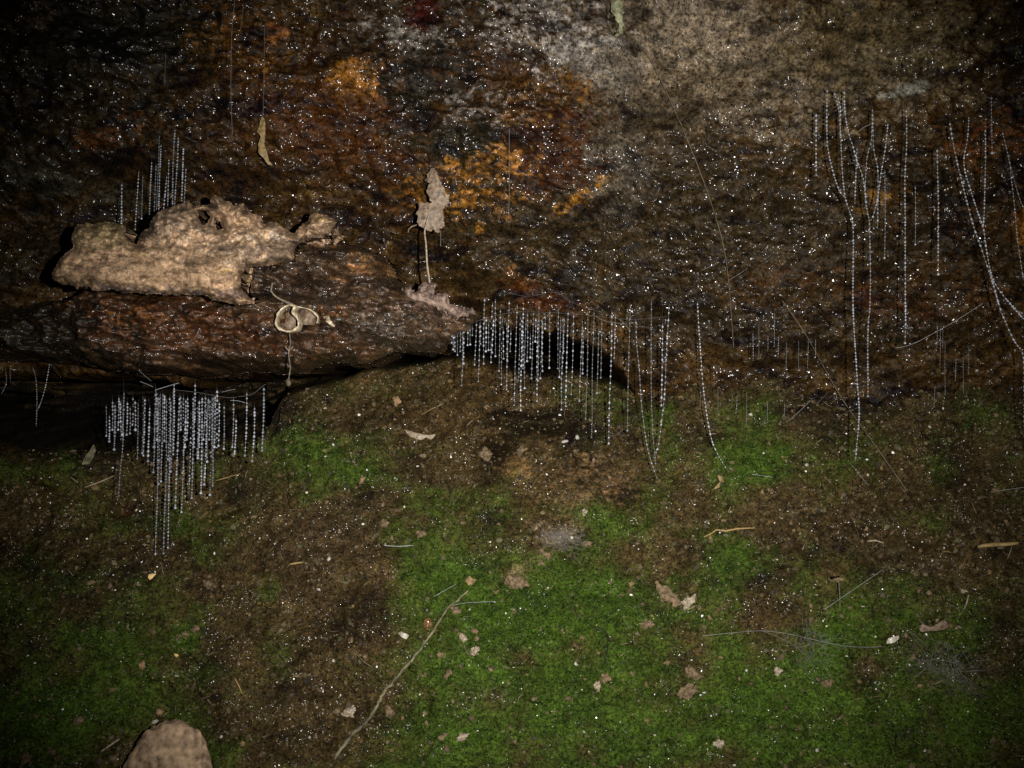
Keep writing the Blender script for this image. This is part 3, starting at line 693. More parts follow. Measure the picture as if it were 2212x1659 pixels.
# materials of the small things
M_SILK = plain_material('silk', (0.34, 0.35, 0.37), rough=0.35, spec=0.5, vary=0.2, bump=0)
M_SILK_DIM = plain_material('dull_silk', (0.15, 0.15, 0.14), rough=0.5, spec=0.4, vary=0.3, bump=0)
def bead_material():
    m, N, L, P = mat_new('sticky_bead')
    P.inputs['Base Color'].default_value = (0.40, 0.415, 0.46, 1)
    P.inputs['Roughness'].default_value = 0.22
    P.inputs['Specular IOR Level'].default_value = 0.7
    P.inputs['Transmission Weight'].default_value = 0.40
    oi = N.new('ShaderNodeObjectInfo')
    mr = N.new('ShaderNodeMapRange'); mr.inputs[3].default_value = 0.17; mr.inputs[4].default_value = 0.62
    L.new(oi.outputs['Random'], mr.inputs[0])
    cc = N.new('ShaderNodeCombineColor')
    for k, g in enumerate((0.90, 0.97, 1.12)):
        mu = N.new('ShaderNodeMath'); mu.operation = 'MULTIPLY'; mu.inputs[1].default_value = g
        L.new(mr.outputs[0], mu.inputs[0]); L.new(mu.outputs[0], cc.inputs[k])
    L.new(cc.outputs[0], P.inputs['Base Color'])
    return m
M_BEAD = bead_material()
M_DEAD = plain_material('dead_leaf', (0.125, 0.088, 0.058), vary=0.75, scale=330, bump=1.0)
M_PALE = plain_material('pale_leaf', (0.33, 0.27, 0.18), rough=0.3, spec=0.6, vary=0.6, scale=330, bump=0.8)
M_OCHRELEAF = plain_material('ochre_leaf', (0.17, 0.115, 0.045), vary=0.5, scale=300, bump=0.5)
M_ORANGE = plain_material('orange_leaf', (0.17, 0.105, 0.05), vary=0.6, scale=300, bump=0.5)
M_STEM = plain_material('pale_stem', (0.21, 0.17, 0.12), vary=0.6, scale=600, bump=0.4)
M_ROOT = plain_material('thin_root', (0.07, 0.055, 0.035), vary=0.6, scale=300, bump=0.4)
M_TWIG = plain_material('greenish_twig', (0.085, 0.075, 0.04), vary=0.9, scale=170, bump=0.5)
M_YELLOW = plain_material('yellow_straw', (0.22, 0.15, 0.055), vary=0.4, scale=400, bump=0.3)
M_STONE = plain_material('tan_stone', (0.235, 0.165, 0.105), rough=0.85, spec=0.15, vary=0.7, scale=210, bump=0.9)
M_TANCRUMB = plain_material('tan_crumb', (0.105, 0.075, 0.043), rough=0.9, spec=0.15, vary=0.7, scale=420, bump=1.0)
M_YPEB = plain_material('yellow_pebble', (0.52, 0.36, 0.14), vary=0.2, scale=300, bump=0.2)
M_WHITE = plain_material('white_chip', (0.27, 0.25, 0.22), rough=0.5, vary=0.2, bump=0.2)
M_SHELL = plain_material('white_shell', (0.36, 0.33, 0.27), rough=0.35, spec=0.6, vary=0.2, bump=0.2)
M_SEED = plain_material('brown_seed', (0.095, 0.055, 0.022), rough=0.2, spec=0.9, vary=0.7, bump=0.1)
M_PINK = plain_material('pinkish_crust', (0.125, 0.085, 0.065), vary=0.9, scale=240, bump=1.0)
M_GREENSTUB = plain_material('pale_green_root', (0.17, 0.17, 0.10), vary=0.8, scale=260, bump=0.5)

# ------------------------------------------------------------------ silk threads with sticky beads
def teardrop(seg=6):
    prof = [(1.25, 0.0), (0.75, 0.42), (0.15, 0.88), (-0.35, 1.0), (-0.80, 0.62), (-1.0, 0.0)]
    V = [(0, 0, prof[0][0])]
    for z, r in prof[1:-1]:
        for k in range(seg):
            a = 2 * math.pi * k / seg
            V.append((r * math.cos(a), r * math.sin(a), z))
    V.append((0, 0, prof[-1][0]))
    F = []
    m = len(prof) - 2
    for k in range(seg):
        F.append((0, 1 + k, 1 + (k + 1) % seg))
    for j in range(m - 1):
        for k in range(seg):
            a = 1 + j * seg + k; b = 1 + j * seg + (k + 1) % seg
            F.append((a, a + seg, b + seg)); F.append((a, b + seg, b))
    e = len(V) - 1
    for k in range(seg):
        F.append((e, 1 + (m - 1) * seg + (k + 1) % seg, 1 + (m - 1) * seg + k))
    return np.array(V), np.array(F)
DROP_V, DROP_F = teardrop()

def silk_thread(path, y, bead=2.3, gap=9.0, anchor=0.0, end=1.35, long_bead=1.0, strand=0.00012, y_end=None, first=0.0, lift=0.0):
    """path in picture units from top to tip, hanging at depth y; bead radius and gap in picture units; anchor: bare silk above the first bead"""
    sp = smooth_path(path, 3.0)
    ph = random.uniform(0, 6.28); am = random.uniform(0.3, 1.4); wl = random.uniform(30, 70)
    sp = [q + np.array((am * math.sin(q[1] / wl + ph), 0)) for q in sp]
    bead = bead * random.uniform(0.68, 1.0); gap = gap * random.uniform(0.88, 1.2)
    if anchor > 0:
        sp = [np.array((sp[0][0], sp[0][1] - anchor * (1 - k / 3))) for k in range(3)] + sp
    n = len(sp)
    L = [0.0]
    for a, b in zip(sp[:-1], sp[1:]): L.append(L[-1] + float(np.hypot(*(b - a))))
    L = np.array(L)
    ye = y if y_end is None else y_end
    ys = y + (ye - y) * (L / L[-1])
    W = np.array([pix(p[0], p[1], yy) for p, yy in zip(sp, ys)])
    fy = front_y(W[:, 0], W[:, 2]) - 0.0035
    W = np.array([pix(p[0], p[1], min(yy, f)) for p, yy, f in zip(sp, ys, fy)])
    root = empty('silk_thread', W[0])
    org = W[0]
    V, F = tube_arrays(list(W), [strand * (0.12 if l < anchor else 1.0) for l in L], 4)
    me = bpy.data.meshes.new('strand'); me.from_pydata([Vector(v) - Vector(org) for v in V], [], F)
    link('strand', me, M_SILK_DIM, root)
    s = (y - CAM_Y) / FPX
    at = anchor + first + gap * 0.4
    bv = []; bf = []; k = 0
    total = L[-1]
    while at < total - gap * 0.6:
        c = np.array([np.interp(at, L, W[:, q]) for q in range(3)])
        r = bead * s * random.uniform(0.60, 1.2)
        t = np.array([np.interp(min(at + 2, total), L, W[:, q]) for q in range(3)]) - c
        t /= np.linalg.norm(t) + 1e-9
        dv = DROP_V * np.array([r, r, r * long_bead * random.uniform(1.0, 1.35)])
        dv[:, 0] -= dv[:, 2] * t[0]; 
        bv.append(dv + c - org); bf.append(DROP_F + k * len(DROP_V)); k += 1
        at += gap * random.uniform(0.70, 1.30)
    if bv:
        me = np_mesh('beads', np.concatenate(bv), np.concatenate(bf))
        tag(link('beads', me, M_BEAD, root), kind='stuff')
    if end > 0:
        r = bead * s * end
        me = np_mesh('end_drop', DROP_V * r + W[-1] - org, DROP_F)
        link('end_drop', me, M_BEAD, root)
    return root, L[-1]

ORD1 = ['first', 'second', 'third', 'fourth', 'fifth', 'sixth', 'seventh', 'eighth', 'ninth', 'tenth', 'eleventh', 'twelfth', 'thirteenth', 'fourteenth', 'fifteenth', 'sixteenth', 'seventeenth', 'eighteenth', 'nineteenth']
TENS = {2: 'twent', 3: 'thirt', 4: 'fort', 5: 'fift', 6: 'sixt', 7: 'sevent'}
def ordinal(n):
    if n < 20: return ORD1[n - 1]
    t, u = divmod(n, 10)
    return TENS[t] + 'ieth' if u == 0 else TENS[t] + 'y-' + ORD1[u - 1]

def curtain(threads, place, group, **kw):
    """threads: (path, options); labels count along the curtain from the left"""
    made = []
    for path, opt in threads:
        o = dict(kw); o.update(opt)
        lab = o.pop('label', None)
        r, ln = silk_thread(path, **o)
        made.append((path[0][0], r, ln, lab))
    made.sort(key=lambda t: t[0])
    lens = sorted(m[2] for m in made)
    a, b = lens[len(lens) // 3], lens[(2 * len(lens)) // 3]
    for i, (x, r, ln, lab) in enumerate(made):
        size = 'short' if ln < a else ('medium-length' if ln < b else 'long')
        tag(r, lab or f'{size} beaded thread, {ordinal(i + 1)} from left in the {place}', 'silk thread', group)

# curtain under the rust-brown ledge (lower left)
def cl(x, y): return (203.3 + x * .26546, 779.4 + y * .26546)
LC = [(100, 100, 370, 610), (128, 124, 450, 655), (152, 148, 330, 560), (168, 163, 360, 720), (203, 200, 300, 560), (215, 218, 340, 610), (226, 224, 320, 640), (240, 234, 260, 600), (270, 266, 340, 600), (297, 294, 380, 590),
      (315, 312, 300, 520), (335, 333, 330, 560), (360, 350, 350, 795), (396, 392, 300, 750), (412, 402, 310, 770), (452, 440, 380, 815), (490, 480, 430, 905), (498, 490, 230, 700), (512, 508, 260, 640), (525, 500, 300, 1570),
      (540, 525, 270, 1000), (556, 548, 270, 980), (575, 572, 280, 650), (592, 565, 320, 1565), (622, 598, 330, 1520), (612, 606, 300, 800), (640, 628, 250, 900), (652, 642, 190, 760), (692, 660, 300, 1195), (705, 702, 290, 560),
      (732, 708, 300, 1230), (745, 738, 320, 700), (760, 752, 300, 640), (787, 775, 420, 1075), (808, 793, 300, 1115), (820, 812, 190, 700), (845, 840, 380, 790), (858, 852, 330, 700), (880, 868, 300, 1075), (900, 892, 290, 640),
      (912, 898, 300, 1005), (927, 918, 310, 820), (940, 934, 320, 640), (960, 942, 300, 1090), (972, 960, 300, 1015), (985, 980, 290, 700), (1000, 994, 240, 700), (1022, 1012, 340, 690), (1060, 1053, 370, 715), (1132, 1122, 310, 700),
      (1156, 1140, 480, 755), (1243, 1226, 260, 770), (1303, 1288, 380, 815), (1380, 1368, 220, 730)]
th = []
for i, (xa, xb, ya, yb) in enumerate(LC):
    o = dict(y=-0.030 - 0.024 * ((i * 7) % 10) / 10.0, anchor=4 + (i * 5) % 11)
    if xb == 500 and yb == 1570: o['label'] = 'longest beaded silk thread of the curtain hanging under the rust-brown ledge'
    th.append(([cl(xa, ya), cl(xa * 0.6 + xb * 0.4 + 2, ya * 0.5 + yb * 0.5), cl(xb, yb)], o))
th.append(([cl(245, 300), cl(232, 640), cl(212, 880), cl(206, 1050), cl(195, 1130)], dict(y=-0.05, anchor=40, gap=7.5, end=0.6, label='long thread bending left at its foot, near the curtain\'s left edge under the ledge')))
curtain(th, 'dense curtain under the rust-brown ledge', 'silk threads under the rust-brown ledge', bead=2.8, gap=7.2)

# curtain beside the pointed tip of the ledge (centre)
def cc_(x, y): return (948.8 + x * .2655, 609.9 + y * .2655)
CC = [(103, 100, 420, 490), (116, 114, 430, 545), (131, 129, 430, 560), (149, 147, 420, 590), (171, 169, 400, 560), (188, 183, 395, 838), (202, 198, 390, 660), (233, 231, 390, 510), (254, 252, 370, 505), (271, 270, 360, 430), (302, 288, 330, 670),
      (325, 318, 350, 805), (337, 334, 340, 500), (368, 364, 130, 660), (380, 376, 290, 560), (406, 402, 330, 550), (432, 420, 170, 650), (440, 434, 300, 570), (462, 452, 140, 600), (497, 489, 220, 720), (513, 505, 300, 830), (527, 523, 390, 620),
      (549, 548, 320, 870), (568, 555, 150, 640), (582, 579, 400, 560), (634, 610, 180, 1000), (657, 650, 280, 800), (672, 663, 300, 1040), (687, 680, 200, 700), (703, 692, 320, 860), (719, 713, 250, 640), (742, 738, 440, 610), (767, 752, 240, 780),
      (782, 778, 290, 480), (812, 803, 190, 800), (808, 792, 300, 965), (833, 826, 300, 780), (844, 840, 320, 720), (866, 863, 270, 375), (901, 892, 230, 695), (974, 965, 230, 700), (987, 978, 290, 770), (1007, 1001, 290, 740), (1008, 993, 300, 1035),
      (1020, 1015, 290, 560), (1049, 1030, 240, 1005), (1094, 1075, 260, 910), (1161, 1145, 350, 965), (1173, 1164, 380, 740), (1213, 1190, 240, 1110), (1257, 1237, 240, 1260), (1296, 1283, 400, 900), (1326, 1312, 320, 775), (1405, 1378, 260, 1310),
      (1431, 1422, 270, 615), (1555, 1530, 180, 1205), (1822, 1803, 340, 1000)]
th = []
for i, (xa, xb, ya, yb) in enumerate(CC):
    top = 682 if xa < 1300 else 672
    an = max(4, (ya * .2655 + 609.9) - top) if xa > 300 else max(5, (ya * .2655 + 609.9) - (745 - 0.06 * xa * 4))
    yy = (-0.002 if xa > 300 else -0.012) - 0.020 * ((i * 7) % 10) / 10.0
    o = dict(y=yy, anchor=min(an, 30))
    if xa == 1257: o['label'] = 'longest straight beaded thread in the curtain beside the ledge\'s pointed tip'
    if xa == 866: o['label'] = 'shortest beaded thread in the curtain beside the ledge\'s pointed tip'
    th.append(([cc_(xa, ya), cc_(xa * 0.55 + xb * 0.45, ya * 0.5 + yb * 0.5), cc_(xb, yb)], o))
th.append(([cc_(1600, 310), cc_(1608, 500), cc_(1630, 720), cc_(1642, 950), cc_(1665, 1170), cc_(1692, 1340), cc_(1722, 1455), cc_(1770, 1590)], dict(y=-0.012, y_end=-0.012, end=0.8, anchor=12, label='curved thread at the curtain\'s right end, longest of the three whose tips meet')))
th.append(([cc_(1728, 160), cc_(1720, 500), cc_(1722, 850), cc_(1740, 1190), cc_(1752, 1340), cc_(1765, 1475)], dict(y=-0.012, end=0.8, anchor=10, label='middle thread of three whose tips meet right of the centre curtain')))
th.append(([cc_(1868, 190), cc_(1852, 560), cc_(1832, 900), cc_(1806, 1150), cc_(1788, 1310), cc_(1766, 1385)], dict(y=-0.012, end=0.8, anchor=10, label='rightmost thread of three whose tips meet right of the centre curtain')))
def c6(x, y): return (1466.6 + x * .337, 542.2 + y * .337)
th.append(([c6(120, 330), c6(130, 560), c6(150, 830), c6(175, 1020), c6(210, 1200), c6(250, 1300), c6(300, 1385)], dict(y=0.0, end=1.0, anchor=8, gap=8.5, bead=1.9, label='lone thread curving right at its foot above the moss, beside the centre curtain')))
curtain(th, 'curtain beside the ledge\'s pointed tip', 'silk threads beside the tip of the ledge', bead=2.25, gap=11.2, long_bead=1.15)

# loose long threads on the upper right rock
def cr(x, y): return (1728.1 + x * .3064, 169.4 + y * .3064)
YR = -0.055
R = [([cr(115, 250), cr(117, 450), cr(118, 680)], dict(label='leftmost short straight thread on the right-hand rock, left of the forked one')),
     ([cr(192, 80), cr(192, 400), cr(205, 540), cr(240, 690), cr(280, 800), cr(318, 838)], dict(end=0, label='left branch of the forked long thread on the right-hand rock')),
     ([cr(240, 100), cr(270, 230), cr(285, 400), cr(300, 620), cr(320, 830), cr(350, 940), cr(370, 1030), cr(372, 1290), cr(379, 1640), c6(1120, 350), c6(1130, 640), c6(1140, 850), c6(1156, 1050), c6(1141, 1280), c6(1131, 1350)], dict(end=0, bead=2.4, label='longest thread of all, forked near its top, hanging down the right-hand rock')),
     ([c6(1108, 1372), c6(1135, 1400), c6(1175, 1455), c6(1215, 1500)], dict(end=0, bead=1.5, label='short slanting thread below the foot of the longest thread')),
     ([cr(270, 130), cr(290, 220), cr(286, 330), cr(282, 420)], dict(end=0, label='short thread between the two bright strands at the fork\'s top')),
     ([cr(310, 90), cr(320, 240), cr(345, 380), cr(375, 480), cr(400, 580), cr(440, 700), cr(465, 872)], dict(bead=2.5, label='thick slanting thread just right of the forked long thread')),
     ([cr(403, 490), cr(394, 650), cr(385, 880)], dict(bead=1.6, end=0.8, label='faint thin thread between the forked thread and the tangle')),
     ([cr(515, 215), cr(502, 430), cr(470, 560), cr(458, 760), cr(466, 880), cr(480, 950), cr(495, 1080), cr(490, 1640), c6(1215, 450), c6(1212, 800), c6(1209, 930)], dict(end=1.6, label='second longest thread, straight below, ending in a drop right of the longest')),
     ([cr(518, 250), cr(518, 500), cr(545, 650), cr(552, 1000), cr(547, 1050)], dict(label='thread through the middle of the tangle on the right-hand rock')),
     ([cr(622, 320), cr(602, 480), cr(570, 660), cr(545, 850), cr(515, 975)], dict(label='thread slanting down left into the tangle on the right-hand rock')),
     ([cr(598, 650), cr(597, 1000), cr(595, 1265)], dict(end=1.6, label='straight thread ending in a bright drop just right of the tangle')),
     ([cr(748, 220), cr(750, 450), cr(740, 700), cr(744, 1050), cr(740, 1640), c6(1452, 350), c6(1448, 590)], dict(bead=1.9, label='long straight lone thread right of the tangle on the right-hand rock')),
     ([cr(812, 760), cr(813, 950), cr(812, 1170)], dict(bead=1.6, end=1.5, label='shortest straight thread just right of the long lone thread')),
     ([cr(970, 500), cr(972, 800), cr(974, 1100), cr(978, 1380)], dict(bead=2.3, label='thick straight thread midway between the tangle and the right edge')),
     ([cr(1055, 310), cr(1080, 450), cr(1110, 590), cr(1140, 710), cr(1180, 880), cr(1225, 1050), cr(1280, 1210), cr(1350, 1420), cr(1400, 1590), c6(2010, 200), c6(2060, 370), c6(2110, 490), c6(2160, 590), c6(2205, 655), c6(2215, 800), c6(2212, 1150)], dict(end=0, label='lower of the two long threads slanting to the right edge')),
     ([cr(1190, 270), cr(1180, 420), cr(1157, 560), cr(1166, 660), cr(1202, 780), cr(1252, 940), cr(1292, 1060), cr(1312, 1200), cr(1352, 1390), cr(1405, 1490), cr(1475, 1580), cr(1545, 1655), c6(2100, 310), c6(2200, 425), c6(2290, 520)], dict(end=0, label='upper of the two long threads slanting to the right edge')),
     ([cr(1305, 360), cr(1306, 600), cr(1300, 950), cr(1292, 1045)], dict(end=0, bead=1.8, label='straight thread dropping onto the upper slanting thread')),
     ([cr(1350, 130), cr(1350, 330), cr(1352, 525)], dict(end=1.6, label='short straight thread over the rust stain at the upper right')),
     ([cr(1430, 380), cr(1475, 580), cr(1490, 720), cr(1510, 900), cr(1530, 1100), cr(1552, 1250), cr(1578, 1420)], dict(end=0, bead=1.9, label='thread slanting over the rust stain beside the right edge')),
     ([cr(1478, 580), cr(1520, 740), cr(1560, 870), cr(1600, 950)], dict(end=0, bead=1.9, label='outermost thread at the right edge, branching off over the rust stain'))]
for k, (p, o) in enumerate(R):
    o = dict(o); lab = o.pop('label')
    o['bead'] = o.get('bead', 2.1) * 1.12
    if 'y_end' not in o: o['y_end'] = None
    hy = hit(p[0][0], p[0][1]).y
    y0 = min(YR, hy - 0.002)
    r, _ = silk_thread(p, y=y0, gap=8.3, anchor=6, long_bead=1.05, **o)
    tag(r, lab, 'silk thread', 'long silk threads on the right-hand rock')

# threads behind the tan slab
def c1(x, y): return (x * .337, y * .337)
TL = [(785, 775, 1180, 1430), (886, 868, 1100, 1470), (918, 908, 1130, 1400), (976, 955, 1040, 1390), (1000, 985, 1060, 1400), (1022, 1000, 870, 1400), (1032, 1018, 930, 1400), (1066, 1046, 1130, 1400), (1086, 1070, 1020, 1400), (1122, 1100, 830, 1380), (1140, 1120, 880, 1380), (1176, 1160, 950, 1360), (1195, 1180, 1080, 1340)]
th = []
for i, (xa, xb, ya, yb) in enumerate(TL):
    th.append(([c1(xa, ya), c1((xa + xb) / 2, (ya + yb) / 2), c1(xb, yb)], dict(y=-0.012 - 0.010 * ((i * 3) % 5) / 5)))
curtain(th, 'bunch hanging behind the tan slab', 'silk threads behind the tan slab', bead=2.2, gap=6.2, anchor=8)

# two threads meeting at the far left, and faint ones
def c3(x, y): return (x * .28595, 677.7 + y * .28595)
th = [([c3(250, 410), c3(272, 480), c3(280, 640), c3(272, 850)], dict(label='left thread of the faint joined pair at the far left under the ledge')),
      ([c3(375, 380), c3(345, 540), c3(310, 660), c3(285, 720)], dict(label='right thread of the faint joined pair at the far left under the ledge')),
      ([c3(80, 390), c3(75, 440), c3(78, 510)], dict(label='faint thread nearest the left edge, inside the dark hollow')),
      ([c3(40, 440), c3(45, 520), c3(15, 600)], dict(label='faint thread touching the left edge, under the ledge'))]
curtain(th, 'dark hollow at the far left', 'faint silk threads at the far left', bead=1.4, gap=5.0, anchor=6, y=-0.02, end=0.6, strand=0.00008)
FA = [(475, 530, 700), (512, 480, 690), (570, 540, 640), (610, 400, 610), (640, 550, 680), (690, 590, 760), (770, 580, 770), (830, 580, 750), (880, 570, 680)]
curtain([([c6(x, a), c6(x - 1, (a + b) / 2), c6(x - 3, b)], {}) for x, a, b in FA], 'faint row right of the lone curved thread', 'faint silk threads under the right-hand rock', bead=1.0, gap=5.5, anchor=5, y=-0.005, end=0.9, strand=0.00008)
FB = [(140, 900, 1010), (252, 880, 1040), (345, 930, 1000), (370, 930, 1030), (435, 920, 1110), (565, 980, 1100), (680, 980, 1080)]
curtain([([c6(x, a), c6(x - 1, (a + b) / 2), c6(x - 3, b)], {}) for x, a, b in FB], 'low faint row just above the moss', 'faint silk threads just above the moss', bead=0.9, gap=5.5, anchor=5, y=-0.002, end=0.8, strand=0.00008)
FC = [(1640, 870, 1000), (1655, 480, 620), (1677, 500, 745), (1692, 510, 620), (1708, 600, 920), (1775, 690, 830), (1823, 680, 910), (1855, 620, 790)]
curtain([([c6(x, a), c6(x - 1, (a + b) / 2), c6(x - 3, b)], {}) for x, a, b in FC], 'faint group left of the slanting pair\'s feet', 'faint silk threads near the right edge', bead=1.0, gap=5.5, anchor=5, y=-0.005, end=0.9, strand=0.00008)

# ------------------------------------------------------------------ bare silk lines and hairs
def silk_line(pts, label, ya=None, yb=None, r=0.00016, mat=M_SILK, laid=None, group=None, name='silk_line', cat='silk line'):
    if laid is not None: P = on_bank(pts, laid)
    else: P = between(pts, ya, yb if yb is not None else ya)
    o = tube_object(name, P, r * 0.42, mat, seg=4)
    tag(o, label, cat, group)
    return o
silk_line([(1000, 712), (1040, 690), (1100, 676), (1160, 674), (1260, 680), (1360, 690), (1440, 684)], 'long bare silk line strung level along the top of the centre curtain', -0.016, -0.004, mat=M_SILK_DIM, r=0.00013)
silk_line([(1098, 632), (1140, 640), (1200, 632), (1240, 655), (1300, 675), (1345, 692)], 'bare silk line sagging above the centre curtain, over the rust patch', 0.0, -0.006, mat=M_SILK_DIM, r=0.00012)
silk_line([(1285, 682), (1310, 694), (1350, 700)], 'short loose silk wisp under the lip, right of the centre curtain', -0.014, mat=M_SILK_DIM, r=0.0003)
silk_line([(1338, 690), (1352, 702), (1362, 716)], 'short silk strand running down to the thick single thread', -0.012, mat=M_SILK_DIM, r=0.0003)
silk_line([cl(365, 75), cl(410, 120), cl(465, 165)], 'upper silk strand slanting down to the left curtain', -0.05)
silk_line([cl(375, 168), cl(430, 190), cl(480, 212)], 'orange-tinted silk strand slanting into the left curtain', -0.05, r=0.0003)
silk_line([cl(500, 238), cl(580, 212), cl(690, 180)], 'bright thick silk strand rising across the top of the left curtain', -0.056, r=0.00042)
silk_line([cl(640, 236), cl(800, 252), cl(940, 275), cl(1090, 300), cl(1160, 296)], 'level silk line along the top of the left curtain', -0.052, mat=M_SILK_DIM, r=0.0002)
silk_line([cl(1040, 255), cl(1100, 240), cl(1150, 230)], 'upper short silk strand at the left curtain\'s right end', -0.052, r=0.0002)
silk_line([cl(1110, 322), cl(1170, 325), cl(1230, 342)], 'lower short silk strand at the left curtain\'s right end', -0.052, r=0.0003)
silk_line([cl(1170, 290), cl(1280, 275), cl(1392, 190)], 'silk line leading up to the last thread of the left curtain', -0.05, mat=M_SILK_DIM, r=0.0002)
silk_line([c6(1390, 622), c6(1500, 595), c6(1700, 490), c6(1850, 400), c6(1948, 335)], 'long bare silk line rising to the right across the right-hand rock', -0.03, -0.05, r=0.0002)
silk_line([c6(700, 1090), c6(770, 1030), c6(840, 960)], 'bare silk line slanting beside the low faint threads', 0.0, r=0.0002)
silk_line([c6(880, 980), c6(920, 945), c6(960, 900)], 'dim silk line in the dark hollow right of the low faint threads', 0.0, mat=M_SILK_DIM)
silk_line([c6(1000, 1085), c6(1080, 1030), c6(1160, 1000)], 'dim silk line crossing the thin root above the moss', -0.004, mat=M_SILK_DIM)
silk_line([c6(150, 122), c6(230, 88)], 'short silk hair on the rock left of the thin root', laid=0.004, r=0.0002)
silk_line([c6(315, 188), c6(390, 145), c6(440, 110)], 'short silk hair crossing the thin root on the rock', laid=0.004, r=0.0002)
silk_line([cr(405, 378), cr(450, 345), cr(495, 322)], 'short pale silk hair beside the tangle of threads', -0.055, r=0.00028)
silk_line([c1(1505, 0), c1(1490, 150), c1(1483, 300), c1(1480, 600), c1(1490, 860)], 'upright dim silk line over the orange stain at the top', -0.07, r=0.00028, mat=M_SILK_DIM)
silk_line([c1(1560, 40), c1(1550, 130), c1(1540, 200)], 'shorter silk line beside the orange stain at the top', -0.07, r=0.0002, mat=M_SILK_DIM)
silk_line([c1(1062, 340), c1(1058, 460), c1(1052, 545)], 'dim silk line above the bunch behind the tan slab', -0.03, r=0.00025, mat=M_SILK_DIM)
silk_line([c1(1695, 160), c1(1693, 450), c1(1686, 745)], 'silk line that holds the hanging ochre leaf scrap', -0.062, r=0.0002, mat=M_SILK_DIM)
silk_line([(1100, 270), (1100, 340), (1100, 420), (1098, 468)], 'upright silk line over the yellow-ochre patch in the middle', -0.03, -0.028, r=0.00035, mat=M_SILK_DIM)
silk_line([(952, 498), (952, 532)], 'short silk line below the hanging grey-brown leaf', -0.03, r=0.00035, mat=M_SILK_DIM)
silk_line([(830, 872 + 10), (890, 876), (880, 878)], 'bluish silk wisp on the mossy mound', laid=0.003, r=0.0002) if False else None
def c8(x, y): return (677.7 + x * .337, 1099.9 + y * .337)
def c9(x, y): return (1466.6 + x * .337, 1099.9 + y * .337)
silk_line([c8(450, 232), c8(540, 238), c8(640, 232)], 'short bluish silk wisp lying on the moss above the twig', laid=0.003, r=0.0006)
silk_line([c8(860, 625), c8(930, 608), c8(1010, 598), c8(1160, 592)], 'silk line stretched from the twig over bright moss', laid=0.003, r=0.00025)
silk_line([c8(770, 560), c8(840, 520), c8(910, 482)], 'silk line from the orange leaf scrap towards the shiny seed', laid=0.003, r=0.0003)
silk_line([c9(935, 640), c9(1010, 590), c9(1100, 528), c9(1200, 460), c9(1310, 385)], 'bright silk line slanting across moss at the lower right', laid=0.006, r=0.0003)
silk_line([c9(150, 812), c9(350, 792), c9(540, 780), c9(700, 800), c9(900, 845), c9(1050, 875), c9(1200, 885), c9(1320, 880)], 'long grey silk line arching over moss to the white shell flake', laid=0.004, r=0.0005, mat=M_SILK_DIM)
silk_line([c9(540, 782), c9(660, 830), c9(760, 890), c9(840, 960)], 'grey silk line branching down from the long arching one', laid=0.004, r=0.0003, mat=M_SILK_DIM)
silk_line([c6(2000, 1545), c6(2100, 1530), c6(2212, 1515)], 'bright short silk line at the right edge above the straw', laid=0.005, r=0.0003)
silk_line([c6(465, 1430), c6(530, 1440), c6(600, 1450)], 'short silk line on the bright moss right of the curved thread', laid=0.004, r=0.0003)

# ------------------------------------------------------------------ roots, leaves and scraps on the rock
def root(pts, label, off, r0, r1, mat=M_ROOT, name='root', cat='root', wob=0.0):
    P = on_bank(pts, off, 7)
    # keep the run smooth: average the depths
    ys = np.array([p.y for p in P]); k = 9
    if len(ys) > k:
        pad = np.pad(ys, k // 2, mode='edge'); sm = np.convolve(pad, np.ones(k) / k, 'valid')
        sp = smooth_path(pts, 7)
        P = [Vector(pix(a[0], a[1], min(b, c.y + off * .5))) for a, b, c in zip(sp, sm, P)]
    n = len(P)
    if wob: P = [p + Vector((random.uniform(-1, 1), 0, random.uniform(-1, 1))) * 0.0006 for p in P]
    o = tube_object(name, P, [(r0 + (r1 - r0) * i / (n - 1)) * (1 + wob * math.sin(i * 1.1) * math.sin(i * 2.7)) for i in range(n)], mat, seg=7)
    return tag(o, label, cat)
root([(1352, 70), (1395, 112), (1440, 200), (1484, 300), (1530, 420), (1560, 520), (1573, 600), (1585, 752)], 'long thin root arching down the rock from the pale stub', 0.004, 0.0005, 0.0003)
root([(1690, 650), (1740, 722), (1800, 830), (1830, 878), (1860, 920), (1910, 990), (1960, 1062)], 'thin root slanting down right behind the longest thread', 0.006, 0.0004, 0.0005)
def flk(*a, label=None, cat='leaf', **k):
    return tag(flake(*a, **k), label, cat)
stub = tag(flake('root_stub', [(1320, 4), (1328, -14), (1342, -10), (1347, 20), (1349, 52), (1344, 72), (1337, 70), (1333, 48), (1324, 30)], M_GREENSTUB, off=0.006, curl=0.003, thick=0.012, seed=3, noise=7, bulge=0.004, round_px=12), 'pale green broken root stub in the crack at the top', 'root')

